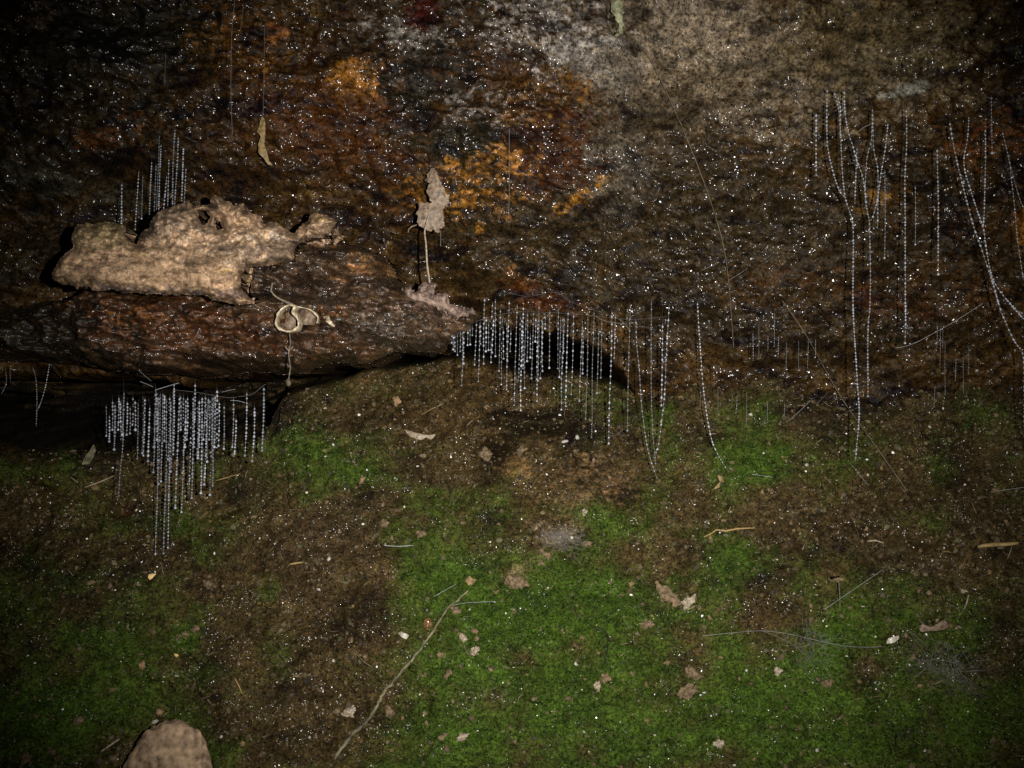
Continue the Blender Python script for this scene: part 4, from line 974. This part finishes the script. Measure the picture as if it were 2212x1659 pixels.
def k2(x, y): return (813.2 + x * .2452, 305 + y * .2452)
leaf = empty('hanging_leaf', hit(935, 430, 0.030))
yl = leaf.location.y
flake('blade', [k2(*p) for p in [(480, 225), (515, 230), (545, 270), (545, 330), (575, 390), (600, 460), (645, 480), (640, 540), (600, 580), (585, 640), (600, 690), (600, 740), (560, 780), (490, 805), (440, 790), (410, 760), (350, 720), (360, 660), (390, 570), (450, 540), (490, 530), (465, 480), (445, 430), (460, 390), (435, 350), (445, 260)]], M_DEAD, y=yl, curl=0.010, thick=0.0015, seed=5, parent=leaf, noise=10)
tube_object('stem', between([k2(465, 640), k2(440, 730), k2(425, 800), k2(436, 900), k2(442, 1000), k2(448, 1100), k2(470, 1245)], yl - 0.002, yl + 0.0), [0.0005, .0007, .0009] + [0.0009] * 60, M_STEM, leaf) if False else None
def stem(pts, ya, yb, r0, r1, parent, mat, name='stem', deep=1.0, wob=0.0):
    P = between(pts, ya, yb, 6); n = len(P)
    return tube_object(name, P, [(r0 + (r1 - r0) * i / (n - 1)) * (1 + wob * math.sin(i * 1.9) * math.sin(i * 0.7)) for i in range(n)], mat, parent, 10 if deep > 1 else 6, deep)
stem([k2(465, 640), k2(440, 730), k2(425, 800), k2(436, 900), k2(442, 1000), k2(448, 1100), k2(470, 1245)], yl - 0.003, -0.045, 0.0006, 0.0008, leaf, M_STEM)
stem([k2(352, 738), k2(310, 752), k2(285, 775), k2(278, 805)], yl - 0.001, yl + 0.004, 0.0005, 0.0003, leaf, M_STEM, 'tendril')
tag(leaf, 'grey-brown dead leaf hanging by its pale stem above the ledge tip', 'leaf')
flk('leaf_scrap', [c1(*p) for p in [(1680, 740), (1702, 780), (1702, 850), (1692, 920), (1712, 970), (1726, 1030), (1757, 1068), (1718, 1052), (1688, 1010), (1658, 980), (1653, 930), (1672, 870), (1643, 845), (1668, 800)]], M_OCHRELEAF, y=hit(565, 310).y - 0.016, curl=0.006, seed=9, label='narrow twisted ochre leaf scrap hanging from silk on the dark rock')

# pale curled leaf on the ledge
def k3(x, y): return (474.4 + x * .20425, 542.2 + y * .20425)
cy = hit(640, 690).y - 0.010
curl = empty('curled_leaf', pix(640, 715, cy))
ring = [(820, 590), (740, 575), (670, 620), (622, 700), (612, 780), (660, 832), (750, 855), (830, 830), (857, 770), (825, 690), (790, 640), (820, 590)]
stem([k3(*p) for p in ring], cy - 0.004, cy - 0.004, 0.0009, 0.0015, curl, M_PALE, 'rim', 6.0, 0.4)
stem([k3(*p) for p in [(815, 592), (920, 608), (990, 640), (1045, 700), (1038, 765)]], cy - 0.004, cy, 0.0006, 0.0009, curl, M_PALE, 'rim', 5.0, 0.6)
flake('cup', [k3(*p) for p in [(700, 640), (790, 640), (840, 700), (850, 780), (810, 830), (720, 835), (690, 800), (700, 720)]], M_DEAD, y=cy + 0.002, curl=0.006, seed=12, parent=curl)
flake('blade', [k3(*p) for p in [(830, 600), (920, 620), (1000, 655), (1045, 710), (1030, 770), (940, 780), (870, 770), (840, 690)]], M_DEAD, y=cy + 0.001, curl=0.006, seed=14, parent=curl)
stem([k3(*p) for p in [(790, 580), (730, 550), (640, 510), (580, 470), (545, 430), (560, 330)]], cy - 0.002, hit(590, 620).y - 0.004, 0.0011, 0.0005, curl, M_STEM, 'stalk')
tag(curl, 'pale curled dead leaf forming a ring on the wet ledge', 'leaf')
flk('leaf_scrap', [k3(*p) for p in [(1095, 690), (1150, 680), (1180, 730), (1230, 780), (1210, 805), (1160, 775), (1110, 735)]], M_PALE, off=0.004, seed=16, label='pale glossy scrap just right of the curled leaf ring')
P = between([k3(740, 870), k3(748, 980), k3(730, 1080), k3(747, 1240), k3(735, 1320), k3(732, 1390)], cy + 0.004, cy + 0.004, 5)
hang = empty('hanging_fibre', P[0])
tube_object('strand', P, [0.0005 * (0.6 + 0.7 * abs(math.sin(i * 1.3))) for i in range(len(P))], M_ROOT, hang)
for sx in (-1, 1):
    tube_object('side_hair', between([k3(735, 1060), k3(735 + sx * 40, 1010)], cy + 0.004, cy), 0.0004, M_STEM, hang)
v, f = ico(2); e = P[-1] - hang.location
me = np_mesh('knob', v * (1 + 0.3 * fbm(v[:, 0] * 3, v[:, 2] * 3 + v[:, 1], 2, 720))[:, None] * np.array((0.0020, 0.0018, 0.0030)) + np.array(e), f)
link('knob', me, M_ROOT, hang)
tag(hang, 'fuzzy brown fibre with a knob hanging below the curled leaf ring', 'fibre')

flk('pink_crust', [k2(*p) for p in [(360, 1290), (430, 1245), (480, 1260), (540, 1330), (600, 1370), (660, 1430), (740, 1470), (860, 1490), (870, 1530), (760, 1545), (650, 1535), (500, 1475), (330, 1465), (250, 1460), (170, 1380), (220, 1300), (330, 1290)]], M_PINK, y=hit(925, 655).y - 0.004, curl=0.004, thick=0.012, seed=18, noise=20, bulge=0.007, round_px=20, label='pinkish grey crumbly crust on the ledge\'s pointed tip', cat='crust')
flk('leaf_scrap', [c3(*p) for p in [(705, 985), (728, 1035), (690, 1110), (625, 1190), (530, 1228), (610, 1160), (648, 1070)]], M_TWIG, off=0.006, seed=20, label='dull olive leaf in the dark soil left of the left curtain')
def straw(pts, label, off=0.004, r=0.0006, mat=M_STEM, cat='straw'):
    P = on_bank(pts, off, 10); n = len(P)
    a, b = P[0], P[-1]
    tag(tube_object('straw' if cat == 'straw' else cat, P, [r * (0.6 + 0.4 * math.sin(math.pi * i / max(1, n - 1))) for i in range(n)], mat), label, cat)
straw([c3(640, 1312), c3(750, 1272), c3(865, 1222)], 'dull straw below the olive leaf in the dark soil')
straw([c3(535, 1236), c3(590, 1278)], 'short pale straw left of the olive leaf\'s lower tip')

# ------------------------------------------------------------------ things on the slope
tag(lump('stone', 370, 1668, 94, 108, M_STONE, 0, 0.45, 5, 0.08, 25, 0.30), 'large rounded tan stone at the bottom edge', 'stone')
twig = root([c8(985, 525), c8(850, 650), c8(800, 730), c8(740, 820), c8(640, 950), c8(540, 1070), c8(450, 1180), c8(390, 1290), c8(330, 1370), c8(240, 1460), c8(130, 1600)], 'long greenish-grey twig slanting across the moss', 0.0012, 0.0008, 0.0015, M_TWIG, 'twig', 'twig', 0.35)
def pebble(px, py, rx, ry, label, mat, rot=0, seed=0, cat='pebble', name='pebble', depth=0.7, rough=.34):
    return tag(lump(name, px, py, rx, ry, mat, rot, depth, 2 if rx < 6 else 4, rough, seed), label, cat)
def c7(x, y): return (x * .337, 1099.9 + y * .337)
pebble(*c7(960, 440), 15.5, 9.0, 'smooth yellow oval pebble below the left curtain\'s longest threads', M_YPEB, 22, 1, rough=.08)
pebble(*c7(580, 475), 9, 7, 'dull brown crumb left of the yellow oval pebble', M_TANCRUMB, 0, 2)
pebble(*c7(875, 490), 8, 5, 'small tan crumb touching the yellow pebble\'s lower side', M_TANCRUMB, 10, 3)
pebble(*c7(1330, 480), 9, 9, 'tan soil crumb right of the yellow oval pebble', M_TANCRUMB, 0, 4)
pebble(*c7(1145, 825), 7, 8, 'pale crumb at the left side of the bright moss tuft', M_TANCRUMB, 0, 5)
pebble(*c7(1185, 800), 7, 6, 'pale crumb at the top of the bright moss tuft', M_TANCRUMB, 0, 6)
pebble(*c7(1255, 768), 9, 6, 'long pale crumb at the upper right of the bright moss tuft', M_TANCRUMB, 20, 7)
pebble(*c7(1135, 930), 5.5, 7, 'pale round crumb below the bright moss tuft', M_YPEB, 0, 8)
pebble(*c7(915, 1000), 9, 9, 'reddish tan crumb lower left of the bright moss tuft', M_ORANGE, 0, 9)
pebble(*c7(1130, 1072), 5, 4, 'white chip below the bright moss tuft', M_WHITE, 0, 10)
pebble(*c7(1020, 1300), 8, 6, 'orange chip just above the large stone', M_ORANGE, 20, 11)
pebble(*c7(990, 1365), 7, 4.5, 'white chip at the large stone\'s upper left', M_WHITE, 30, 12)
pebble(*c7(725, 1600), 9, 7, 'tan crumb left of the large stone', M_TANCRUMB, -30, 13)
pebble(*c7(350, 1545), 15, 10, 'tan clod left of the large stone and the straw', M_TANCRUMB, 0, 14)
pebble(*c7(165, 1620), 10, 20, 'upright tan clod at the bottom near the left corner', M_TANCRUMB, -15, 15)
pebble(*c7(500, 1360), 13, 9, 'tan clod highest among those left of the large stone', M_TANCRUMB, 30, 16)
pebble(*c7(1800, 775), 6, 5, 'tan crumb alone on the dark soil right of the bright tuft', M_TANCRUMB, 0, 17)
pebble(*c7(2050, 515), 5.5, 5, 'white chip on dark soil above the shiny seed', M_WHITE, 0, 18)
pebble(*c7(2140, 975), 4.5, 5.5, 'white chip left of the twig\'s middle', M_WHITE, 0, 19)
pebble(*c7(1420, 1460), 4, 4, 'white chip right of the large stone', M_WHITE, 0, 20)
pebble(*c7(1980, 1465), 4.5, 4, 'white chip left of the twig\'s lower end', M_WHITE, 0, 21)
straw([c7(650, 1552), c7(765, 1472)], 'pale straw pointing at the large stone', 0.004, 0.0009)
straw([c7(1860, 352), c7(1900, 346), c7(1942, 340)], 'short yellow straw on dark soil left of the orange leaf scrap', 0.003, 0.0009, M_YELLOW)
straw([c7(1505, 1085), c7(1530, 1130), c7(1552, 1182)], 'short yellowish straw upper right of the large stone', 0.003, 0.0006, M_YELLOW)
# centre
pebble(*c8(730, 742), 11, 17, 'shiny brown seed standing beside the twig\'s upper part', M_SEED, 0, 30, 'seed', 'seed', depth=0.9, rough=.08)
flk('leaf_scrap', [c8(*p) for p in [(958, 455), (985, 440), (1000, 420), (1010, 445), (1045, 450), (1028, 470), (1040, 495), (1005, 485), (985, 500), (975, 475)]], M_ORANGE, off=0.005, seed=31, cell=1.2, label='star-shaped orange leaf scrap at the twig\'s upper end')
for i, (x, y, rx, ry, lab) in enumerate([(1300, 490, 26, 18, 'largest tan clod pile on the moss right of the orange scrap'), (1165, 540, 8, 7, 'small tan crumb left of the largest clod pile'), (1450, 355, 10, 7, 'tan crumb between the clod pile and the cobweb'), (1750, 225, 10, 8, 'yellowish crumb right of the cobweb patch'),
        (250, 1310, 20, 13, 'pale tan clod left of the twig\'s lower part'), (470, 1300, 14, 14, 'tan clod right of the twig\'s lower part'), (940, 1460, 14, 9, 'pale clod alone in the lower middle moss'), (1035, 915, 10, 10, 'pale tan crumb beside the thin hook on the moss'),
        (960, 835, 9, 11, 'reddish tan crumb above the pale crumb on bright moss'), (795, 935, 10, 8, 'tan crumb right of the twig\'s middle'), (865, 1060, 9, 12, 'brown crumb upper right of the twig\'s lower half'), (1870, 1090, 12, 10, 'tan crumb right of the bare soil patches on the moss'), (1815, 1140, 8, 10, 'pale crumb just below the right-hand tan crumb'),
        (690, 170, 13, 9, 'tan clod above the short bluish silk wisp'), (900, 660, 16, 9, 'tan crumb just right of the twig\'s upper part'), (1030, 785, 7, 7, 'small reddish crumb on bright moss below the silk line'), (1210, 600, 5, 9, 'thin upright tan crumb on the bright moss'), (1750, 1460, 6, 6, 'small tan crumb in bright moss at the lower right middle'),
        (1480, 290, 16, 8, 'tan clod at the lower edge of the cobweb patch'), (1740, 25, 8, 8, 'pale crumb above the cobweb patch'), (460, 95, 11, 9, 'tan crumb at the top of the dark soil patch'), (1020, 1335, 10, 6, 'dark red-brown chip in the lower moss'), (2140, 740, 16, 9, 'tan clod at the right end of the central moss')]):
    pebble(*c8(x, y), rx, ry, lab, M_SEED if 'chip' in lab else (M_STEM if 'pale' in lab else M_TANCRUMB), (i * 37) % 60 - 30, 40 + i, depth=.5)
pebble(*c8(1680, 1000), 4, 7, 'white chip right of the bare soil patch in the moss', M_WHITE, 20, 90)
pebble(*c8(1355, 268), 2.5, 2.5, 'tiny white chip left of the cobweb patch', M_WHITE, 0, 91)
pebble(*c8(100, 322), 5, 5, 'white chip on dark soil left of the central moss', M_WHITE, 0, 92)
flk('shell_flake', [c8(*p) for p in [(535, 795), (560, 785), (600, 800), (622, 815), (610, 838), (575, 825)]], M_SHELL, off=0.003, seed=34, cell=1.2, label='pale flake left of the twig below the shiny seed', cat='flake')
P = on_bank([c8(965, 870), c8(970, 900), c8(985, 925), c8(1010, 935)], 0.003, 4)
tag(tube_object('hooked_hair', P, 0.0004, M_ROOT), 'small dark hook on moss beside a pale crumb', 'fibre')
P = on_bank([c8(1800, 755), c8(1840, 775), c8(1885, 805), c8(1885, 880), c8(1872, 990)], 0.003, 5)
tag(tube_object('bent_hair', P, 0.0004, plain_material('black_hair', (0.012, 0.011, 0.008), bump=0)), 'thin black bent hair on the central moss', 'fibre')
def k5(x, y): return (677.7 + x * .337, 542.2 + y * .337)
flk('husk', [k5(*p) for p in [(580, 1142), (650, 1162), (730, 1182), (790, 1172), (745, 1212), (680, 1218), (620, 1190)]], M_STEM, off=0.004, curl=0.006, seed=36, label='pale pointed seed husk in a small hollow of the soil', cat='husk')
pebble(*k5(525, 965), 10, 12, 'round ochre clod on soil below the ledge', M_ORANGE, 0, 95)
pebble(*k5(1100, 1310), 13, 14, 'ochre clod left of the dark pit in the soil', M_TANCRUMB, 0, 96)
pebble(*k5(1330, 1290), 12, 12, 'ochre clod right of the dark pit in the soil', M_TANCRUMB, 0, 97)
pebble(*k5(1610, 1222), 7, 4, 'white chip below the centre curtain', M_WHITE, 15, 98)
pebble(*k5(75, 1320), 4, 3.5, 'white chip on the moss below the ledge', M_WHITE, 0, 99)
pebble(*k5(305, 1460), 7, 9, 'reddish crumb above a black pit in the moss', M_ORANGE, 0, 100)
pebble(*k5(1690, 1195), 4, 5, 'small white chip just below the curtain\'s longest thread', M_WHITE, 0, 101)
straw([k5(690, 1050), k5(760, 1010), k5(830, 980)], 'thin straw on soil above the seed husk', 0.003, 0.0005, M_OCHRELEAF)
straw([k5(985, 1115), k5(1000, 1100), k5(1020, 1085)], 'tiny pale straw above the dark pit in the soil', 0.003, 0.0005)
straw([cl(990, 975), cl(1080, 950), cl(1190, 918)], 'thin ochre straw right of the left curtain', 0.004, 0.0005, M_OCHRELEAF)
straw([cl(1610, 1655), cl(1690, 1640)], 'yellow straw at the top of the dark soil patch', 0.004, 0.0006, M_YELLOW) if False else None
# right
flk('leaf_scrap', [(1410, 1256), (1430, 1258), (1452, 1274), (1470, 1296), (1490, 1310), (1512, 1322), (1490, 1326), (1450, 1312), (1428, 1292)], M_TANCRUMB, off=0.003, seed=44, noise=9, label='pale crumpled leaf strip on bare soil right of the central moss')
straw([c9(160, 178), c9(200, 160), c9(240, 132), c9(300, 140), c9(370, 126), c9(485, 120)], 'crooked yellow straw on soil right of centre', 0.004, 0.0008, M_YELLOW)
straw([c9(1920, 240), c9(2010, 228), c9(2090, 226), c9(2172, 218)], 'thick yellow straw near the right edge', 0.005, 0.0018, M_YELLOW)
straw([c9(1690, 274), c9(1730, 270)], 'short yellow bit left of the thick yellow straw', 0.003, 0.0009, M_YELLOW)
straw([c9(1210, 205), c9(1260, 200), c9(1310, 216)], 'short pale straw between the two yellow straws', 0.003, 0.0008)
straw([c9(1855, 555), c9(1845, 600), c9(1828, 640)], 'upright pale straw below the thick yellow straw', 0.004, 0.0007)
flk('shell_flake', [c9(*p) for p in [(1318, 868), (1345, 828), (1380, 812), (1425, 808), (1405, 840), (1360, 860)]], M_SHELL, off=0.006, seed=48, label='white pointed shell flake at the lower right', cat='flake')
flk('leaf_scrap', [c9(*p) for p in [(1515, 760), (1560, 735), (1610, 755), (1650, 735), (1700, 708), (1730, 745), (1700, 775), (1620, 780), (1560, 785)]], M_DEAD, off=0.008, seed=50, label='grey crumpled leaf lying above the dark hollow at the lower right')
flk('leaf_scrap', [c6(*p) for p in [(240, 1440), (275, 1445), (288, 1480), (260, 1515), (215, 1530), (165, 1545), (225, 1518), (265, 1480)]], M_OCHRELEAF, off=0.004, seed=52, cell=1.2, label='hook-shaped ochre leaf scrap under the lone curved thread')
mush = empty('mushroom', hit(*c9(1032, 680)))
tube_object('stem', [hit(*c9(1032, 680)), hit(*c9(1032, 580), 0.006), hit(*c9(1025, 470), 0.010)], [0.0007, 0.0005, 0.0005], M_ROOT, mush)
flake('cap', [c9(*p) for p in [(965, 462), (985, 446), (1020, 436), (1050, 440), (1058, 456), (1030, 462), (1000, 462)]], M_TANCRUMB, y=hit(*c9(1015, 455), 0.010).y, curl=-0.003, thick=0.004, seed=54, cell=1.2, parent=mush)
tag(mush, 'tiny tan capped mushroom on a dark stem at the lower right', 'mushroom')
for i, (x, y, rx, ry, lab) in enumerate([(70, 600, 14, 16, 'tan clod right of the crumpled leaf strip'), (130, 640, 5, 8, 'pale crumb at the right end of the crumpled leaf strip'), (850, 720, 6, 10, 'orange-tan crumb left of the tiny mushroom\'s foot'), (1035, 680, 9, 6, 'pale crumb at the foot of the tiny mushroom'),
        (85, 1060, 18, 16, 'big dull clod on moss right of the central bare soil'), (60, 1170, 20, 16, 'olive clod below the big dull clod'), (260, 1500, 14, 12, 'tan clod on bright moss near the bottom right of centre'), (820, 1170, 12, 6, 'flat tan crumb on the yellow-green moss'), (960, 1120, 14, 12, 'yellowish clod right of the flat tan crumb'), (640, 1040, 9, 9, 'tan crumb at the left of the yellow-green moss'),
        (1500, 950, 6, 7, 'ochre crumb below the white shell flake'), (1290, 460, 7, 6, 'reddish crumb right of the tiny mushroom\'s cap'), (1830, 530, 8, 5, 'ochre crumb at the top of the upright pale straw'), (700, 195, 5, 4, 'yellow crumb below the soil\'s right-hand bare patch')]):
    pebble(*c9(x, y), rx, ry, lab, M_TANCRUMB if i % 3 else M_STEM, (i * 53) % 70 - 35, 110 + i, depth=.5)
for i, (x, y, lab) in enumerate([(315, 1020, 'brightest white chip on moss below the arching silk line'), (435, 1036, 'white chip right of the brightest white chip'), (1075, 945, 'white chip on bare soil below the shell flake'), (885, 1545, 'white chip in moss at the bottom right of centre'), (1580, 1552, 'white chip near the bottom, right half'), (355, 1640, 'white chip at the very bottom edge'), (1180, 628, 'white chip right of the tiny mushroom'), (700, 620, 'white chip left of the tiny mushroom'), (1780, 770, 'white chip right of the grey crumpled leaf'), (160, 1180, 'white chip beside the olive clod')]):
    pebble(*c9(x, y), 4.5, 4, lab, M_WHITE, 0, 140 + i)
for i, (x, y, lab) in enumerate([(2078, 798, 'white chip right of the small faint threads near the edge'), (1905, 766, 'oval white chip below the small faint threads near the edge'), (1605, 1130, 'white chip on soil below the slanting silk line'), (2130, 1432, 'white chip near the right edge above the silk line'), (820, 1372, 'white chip left of the longest thread\'s foot'), (310, 1515, 'white chip right of the hook-shaped leaf scrap'), (460, 1048, 'white chip between the low faint threads')]):
    pebble(*c6(x, y), 4.5, 3.6, lab, M_WHITE, 0, 160 + i)

# ------------------------------------------------------------------ cobwebs
def cobweb(label, cx, cy, rx, ry, n, rot, seed, r=0.00006, off=0.004):
    rs = np.random.default_rng(seed)
    c = hit(cx, cy, off); V = []; F = []
    for k in range(n):
        a = rs.normal(0, 0.42, 2); b = a + rs.normal(0, 0.55, 2)
        b = np.clip(b, -1.1, 1.1)
        pts = []
        for q in (a, b):
            an = math.radians(rot)
            x = q[0] * rx; y = q[1] * ry
            px, py = cx + x * math.cos(an) - y * math.sin(an), cy + x * math.sin(an) + y * math.cos(an)
            pts.append(hit(px, py, off * rs.uniform(0.4, 1.2)) - c)
        v, f = tube_arrays(pts, r, 3); o = len(V)
        V += v; F += [tuple(i + o for i in q) for q in f]
    me = bpy.data.meshes.new('cobweb'); me.from_pydata(V, [], F)
    o = link('cobweb', me, M_SILK_DIM); o.location = c
    tag(o, label, 'cobweb')
cobweb('small grey cobweb patch on the soil above the central moss', 1212, 1162, 46, 26, 170, 10, 1)
cobweb('wide grey cobweb over the soil at the lower right', 2040, 1445, 100, 50, 120, 20, 2)
cobweb('faint cobweb above the yellow-green moss', 1760, 1400, 60, 50, 70, 40, 3, 0.00006)

# ------------------------------------------------------------------ moss, crumbs, grit
def scatter_slope(n, seed, weight):
    rs = np.random.default_rng(seed)
    x = rs.uniform(-0.58, 0.58, n * 3); z = rs.uniform(-0.40, 0.02, n * 3)
    zt = top_line(x); k = z < zt - 0.002
    x, z = x[k], z[k]
    y = slope_y(x, z)
    px, py = to_px(x, y, z)
    w = weight(px, py)
    k = rs.random(len(x)) < w
    return x[k][:n], y[k][:n], z[k][:n], px[k][:n], py[k][:n], rs

def build_moss():
    x, y, z, px, py, rs = scatter_slope(170000, 31, lambda a, b: 0.06 + 0.94 * moss_mask(a, b))
    n = len(x)
    L = rs.uniform(0.0012, 0.0034, n); w = rs.uniform(0.00025, 0.00060, n)
    dirv = np.stack([rs.normal(0, 0.55, n), -np.abs(rs.normal(0.75, 0.3, n)), rs.normal(0.45, 0.45, n)], 1)
    dirv /= np.linalg.norm(dirv, axis=1)[:, None]
    an = rs.uniform(0, math.pi, n)
    side = np.stack([np.cos(an), 0.3 * np.sin(an), np.sin(an)], 1)
    p = np.stack([x, y + 0.0006, z], 1)
    V = np.empty((n, 3, 3))
    V[:, 0] = p - side * w[:, None]; V[:, 1] = p + side * w[:, None]; V[:, 2] = p + dirv * L[:, None]
    F = np.arange(n * 3).reshape(n, 3)
    me = np_mesh('moss', V.reshape(-1, 3), F, False)
    g = np.array((0.052, 0.104, 0.010)) * (1 + 0.55 * fbm(px / 60, py / 50, 3, 240))[:, None]
    m = moss_mask(px, py)[:, None]
    br = np.array((0.075, 0.065, 0.022))
    g = g * (0.35 + 0.65 * m) + br * (0.65 * (1 - m))
    g = g * rs.uniform(0.5, 0.95, n)[:, None]
    yl = rs.random(n) < 0.10
    g[yl] = g[yl] * np.array((2.0, 1.25, 1.1))
    set_col(me, np.clip(np.repeat(g, 3, 0), 0.005, 0.5))
    tag(link('moss', me, attr_material('moss_blades', 0.55, 0.35)), 'short green moss covering the lower soil bank', 'moss', kind='stuff')
build_moss()

def build_grit(name, n, sizes, palette, seed, weight, label, cat, mat, where='slope'):
    if where == 'slope':
        x, y, z, px, py, rs = scatter_slope(n, seed, weight)
    v0, f0 = ico(1)
    m = len(x)
    s = sizes[0] + (sizes[1] - sizes[0]) * rs.random(m) ** 3.0
    sc = rs.uniform(0.6, 1.4, (m, 3)) * s[:, None]
    jit = rs.uniform(0.45, 1.4, (m, len(v0), 1))
    V = v0[None] * jit * sc[:, None, :]
    V = V + np.stack([x, y, z], 1)[:, None, :]
    F = (f0[None] + (np.arange(m) * len(v0))[:, None, None]).reshape(-1, 3)
    me = np_mesh(name, V.reshape(-1, 3), F, False)
    pal = np.array(palette)
    c = pal[rs.integers(0, len(pal), m)] * rs.uniform(0.4, 1.1, m)[:, None]
    set_col(me, np.clip(np.repeat(c, len(v0), 0), 0.01, 0.85))
    tag(link(name, me, mat), label, cat, kind='stuff')
build_grit('soil_crumbs', 16000, (0.0004, 0.0021), [(0.11, 0.08, 0.045), (0.14, 0.10, 0.06), (0.07, 0.052, 0.03), (0.04, 0.032, 0.02), (0.12, 0.08, 0.035), (0.08, 0.075, 0.035)], 61,
           lambda a, b: 0.25 + 0.75 * (1 - moss_mask(a, b)) * np.clip(0.5 + 1.2 * fbm(a / 80, b / 60, 3, 260), 0, 1), 'loose brown and tan soil crumbs on the bank', 'soil', attr_material('crumbs', 0.8, 0.3, 0.4))
build_grit('quartz_grit', 1500, (0.0003, 0.0011), [(0.75, 0.72, 0.66), (0.6, 0.55, 0.45), (0.8, 0.8, 0.8)], 62,
           lambda a, b: 0.5 + 0 * a, 'tiny pale quartz grains scattered over the bank', 'grit', attr_material('quartz', 0.25, 0.6))

def build_litter():
    x, y, z, px, py, rs = scatter_slope(1500, 77, lambda a, b: 0.35 + 0.65 * (1 - moss_mask(a, b)))
    V = []; F = []; C = []
    pal = [(0.11, 0.075, 0.035), (0.06, 0.042, 0.022), (0.16, 0.12, 0.06), (0.03, 0.024, 0.014), (0.09, 0.085, 0.03), (0.20, 0.16, 0.10)]
    for i in range(len(x)):
        a = rs.normal(0.3, 1.0); l = rs.uniform(0.0010, 0.0050) * (1.8 if rs.random() < 0.08 else 1.0); w = rs.uniform(0.00012, 0.00045)
        d = Vector((math.cos(a), rs.uniform(-0.25, 0.1), math.sin(a))) * l
        p = Vector((x[i], y[i] - 0.0010, z[i])); m = p + Vector(rs.normal(0, 0.12, 3)) * l
        v, f = tube_arrays([p - d, m, p + d], [w * 0.6, w, w * 0.3], 3)
        o = len(V); V += v; F += [tuple(k + o for k in q) for q in f]
        c = np.array(pal[rs.integers(0, len(pal))]) * rs.uniform(0.5, 1.1)
        C += [c] * len(v)
    me = np_mesh('plant_litter', np.array([tuple(v) for v in V]), np.array(F), True)
    set_col(me, np.array(C))
    tag(link('plant_litter', me, attr_material('litter', 0.7, 0.3)), 'tiny brown plant fibres and straw bits strewn over the bank', 'litter', kind='stuff')
build_litter()
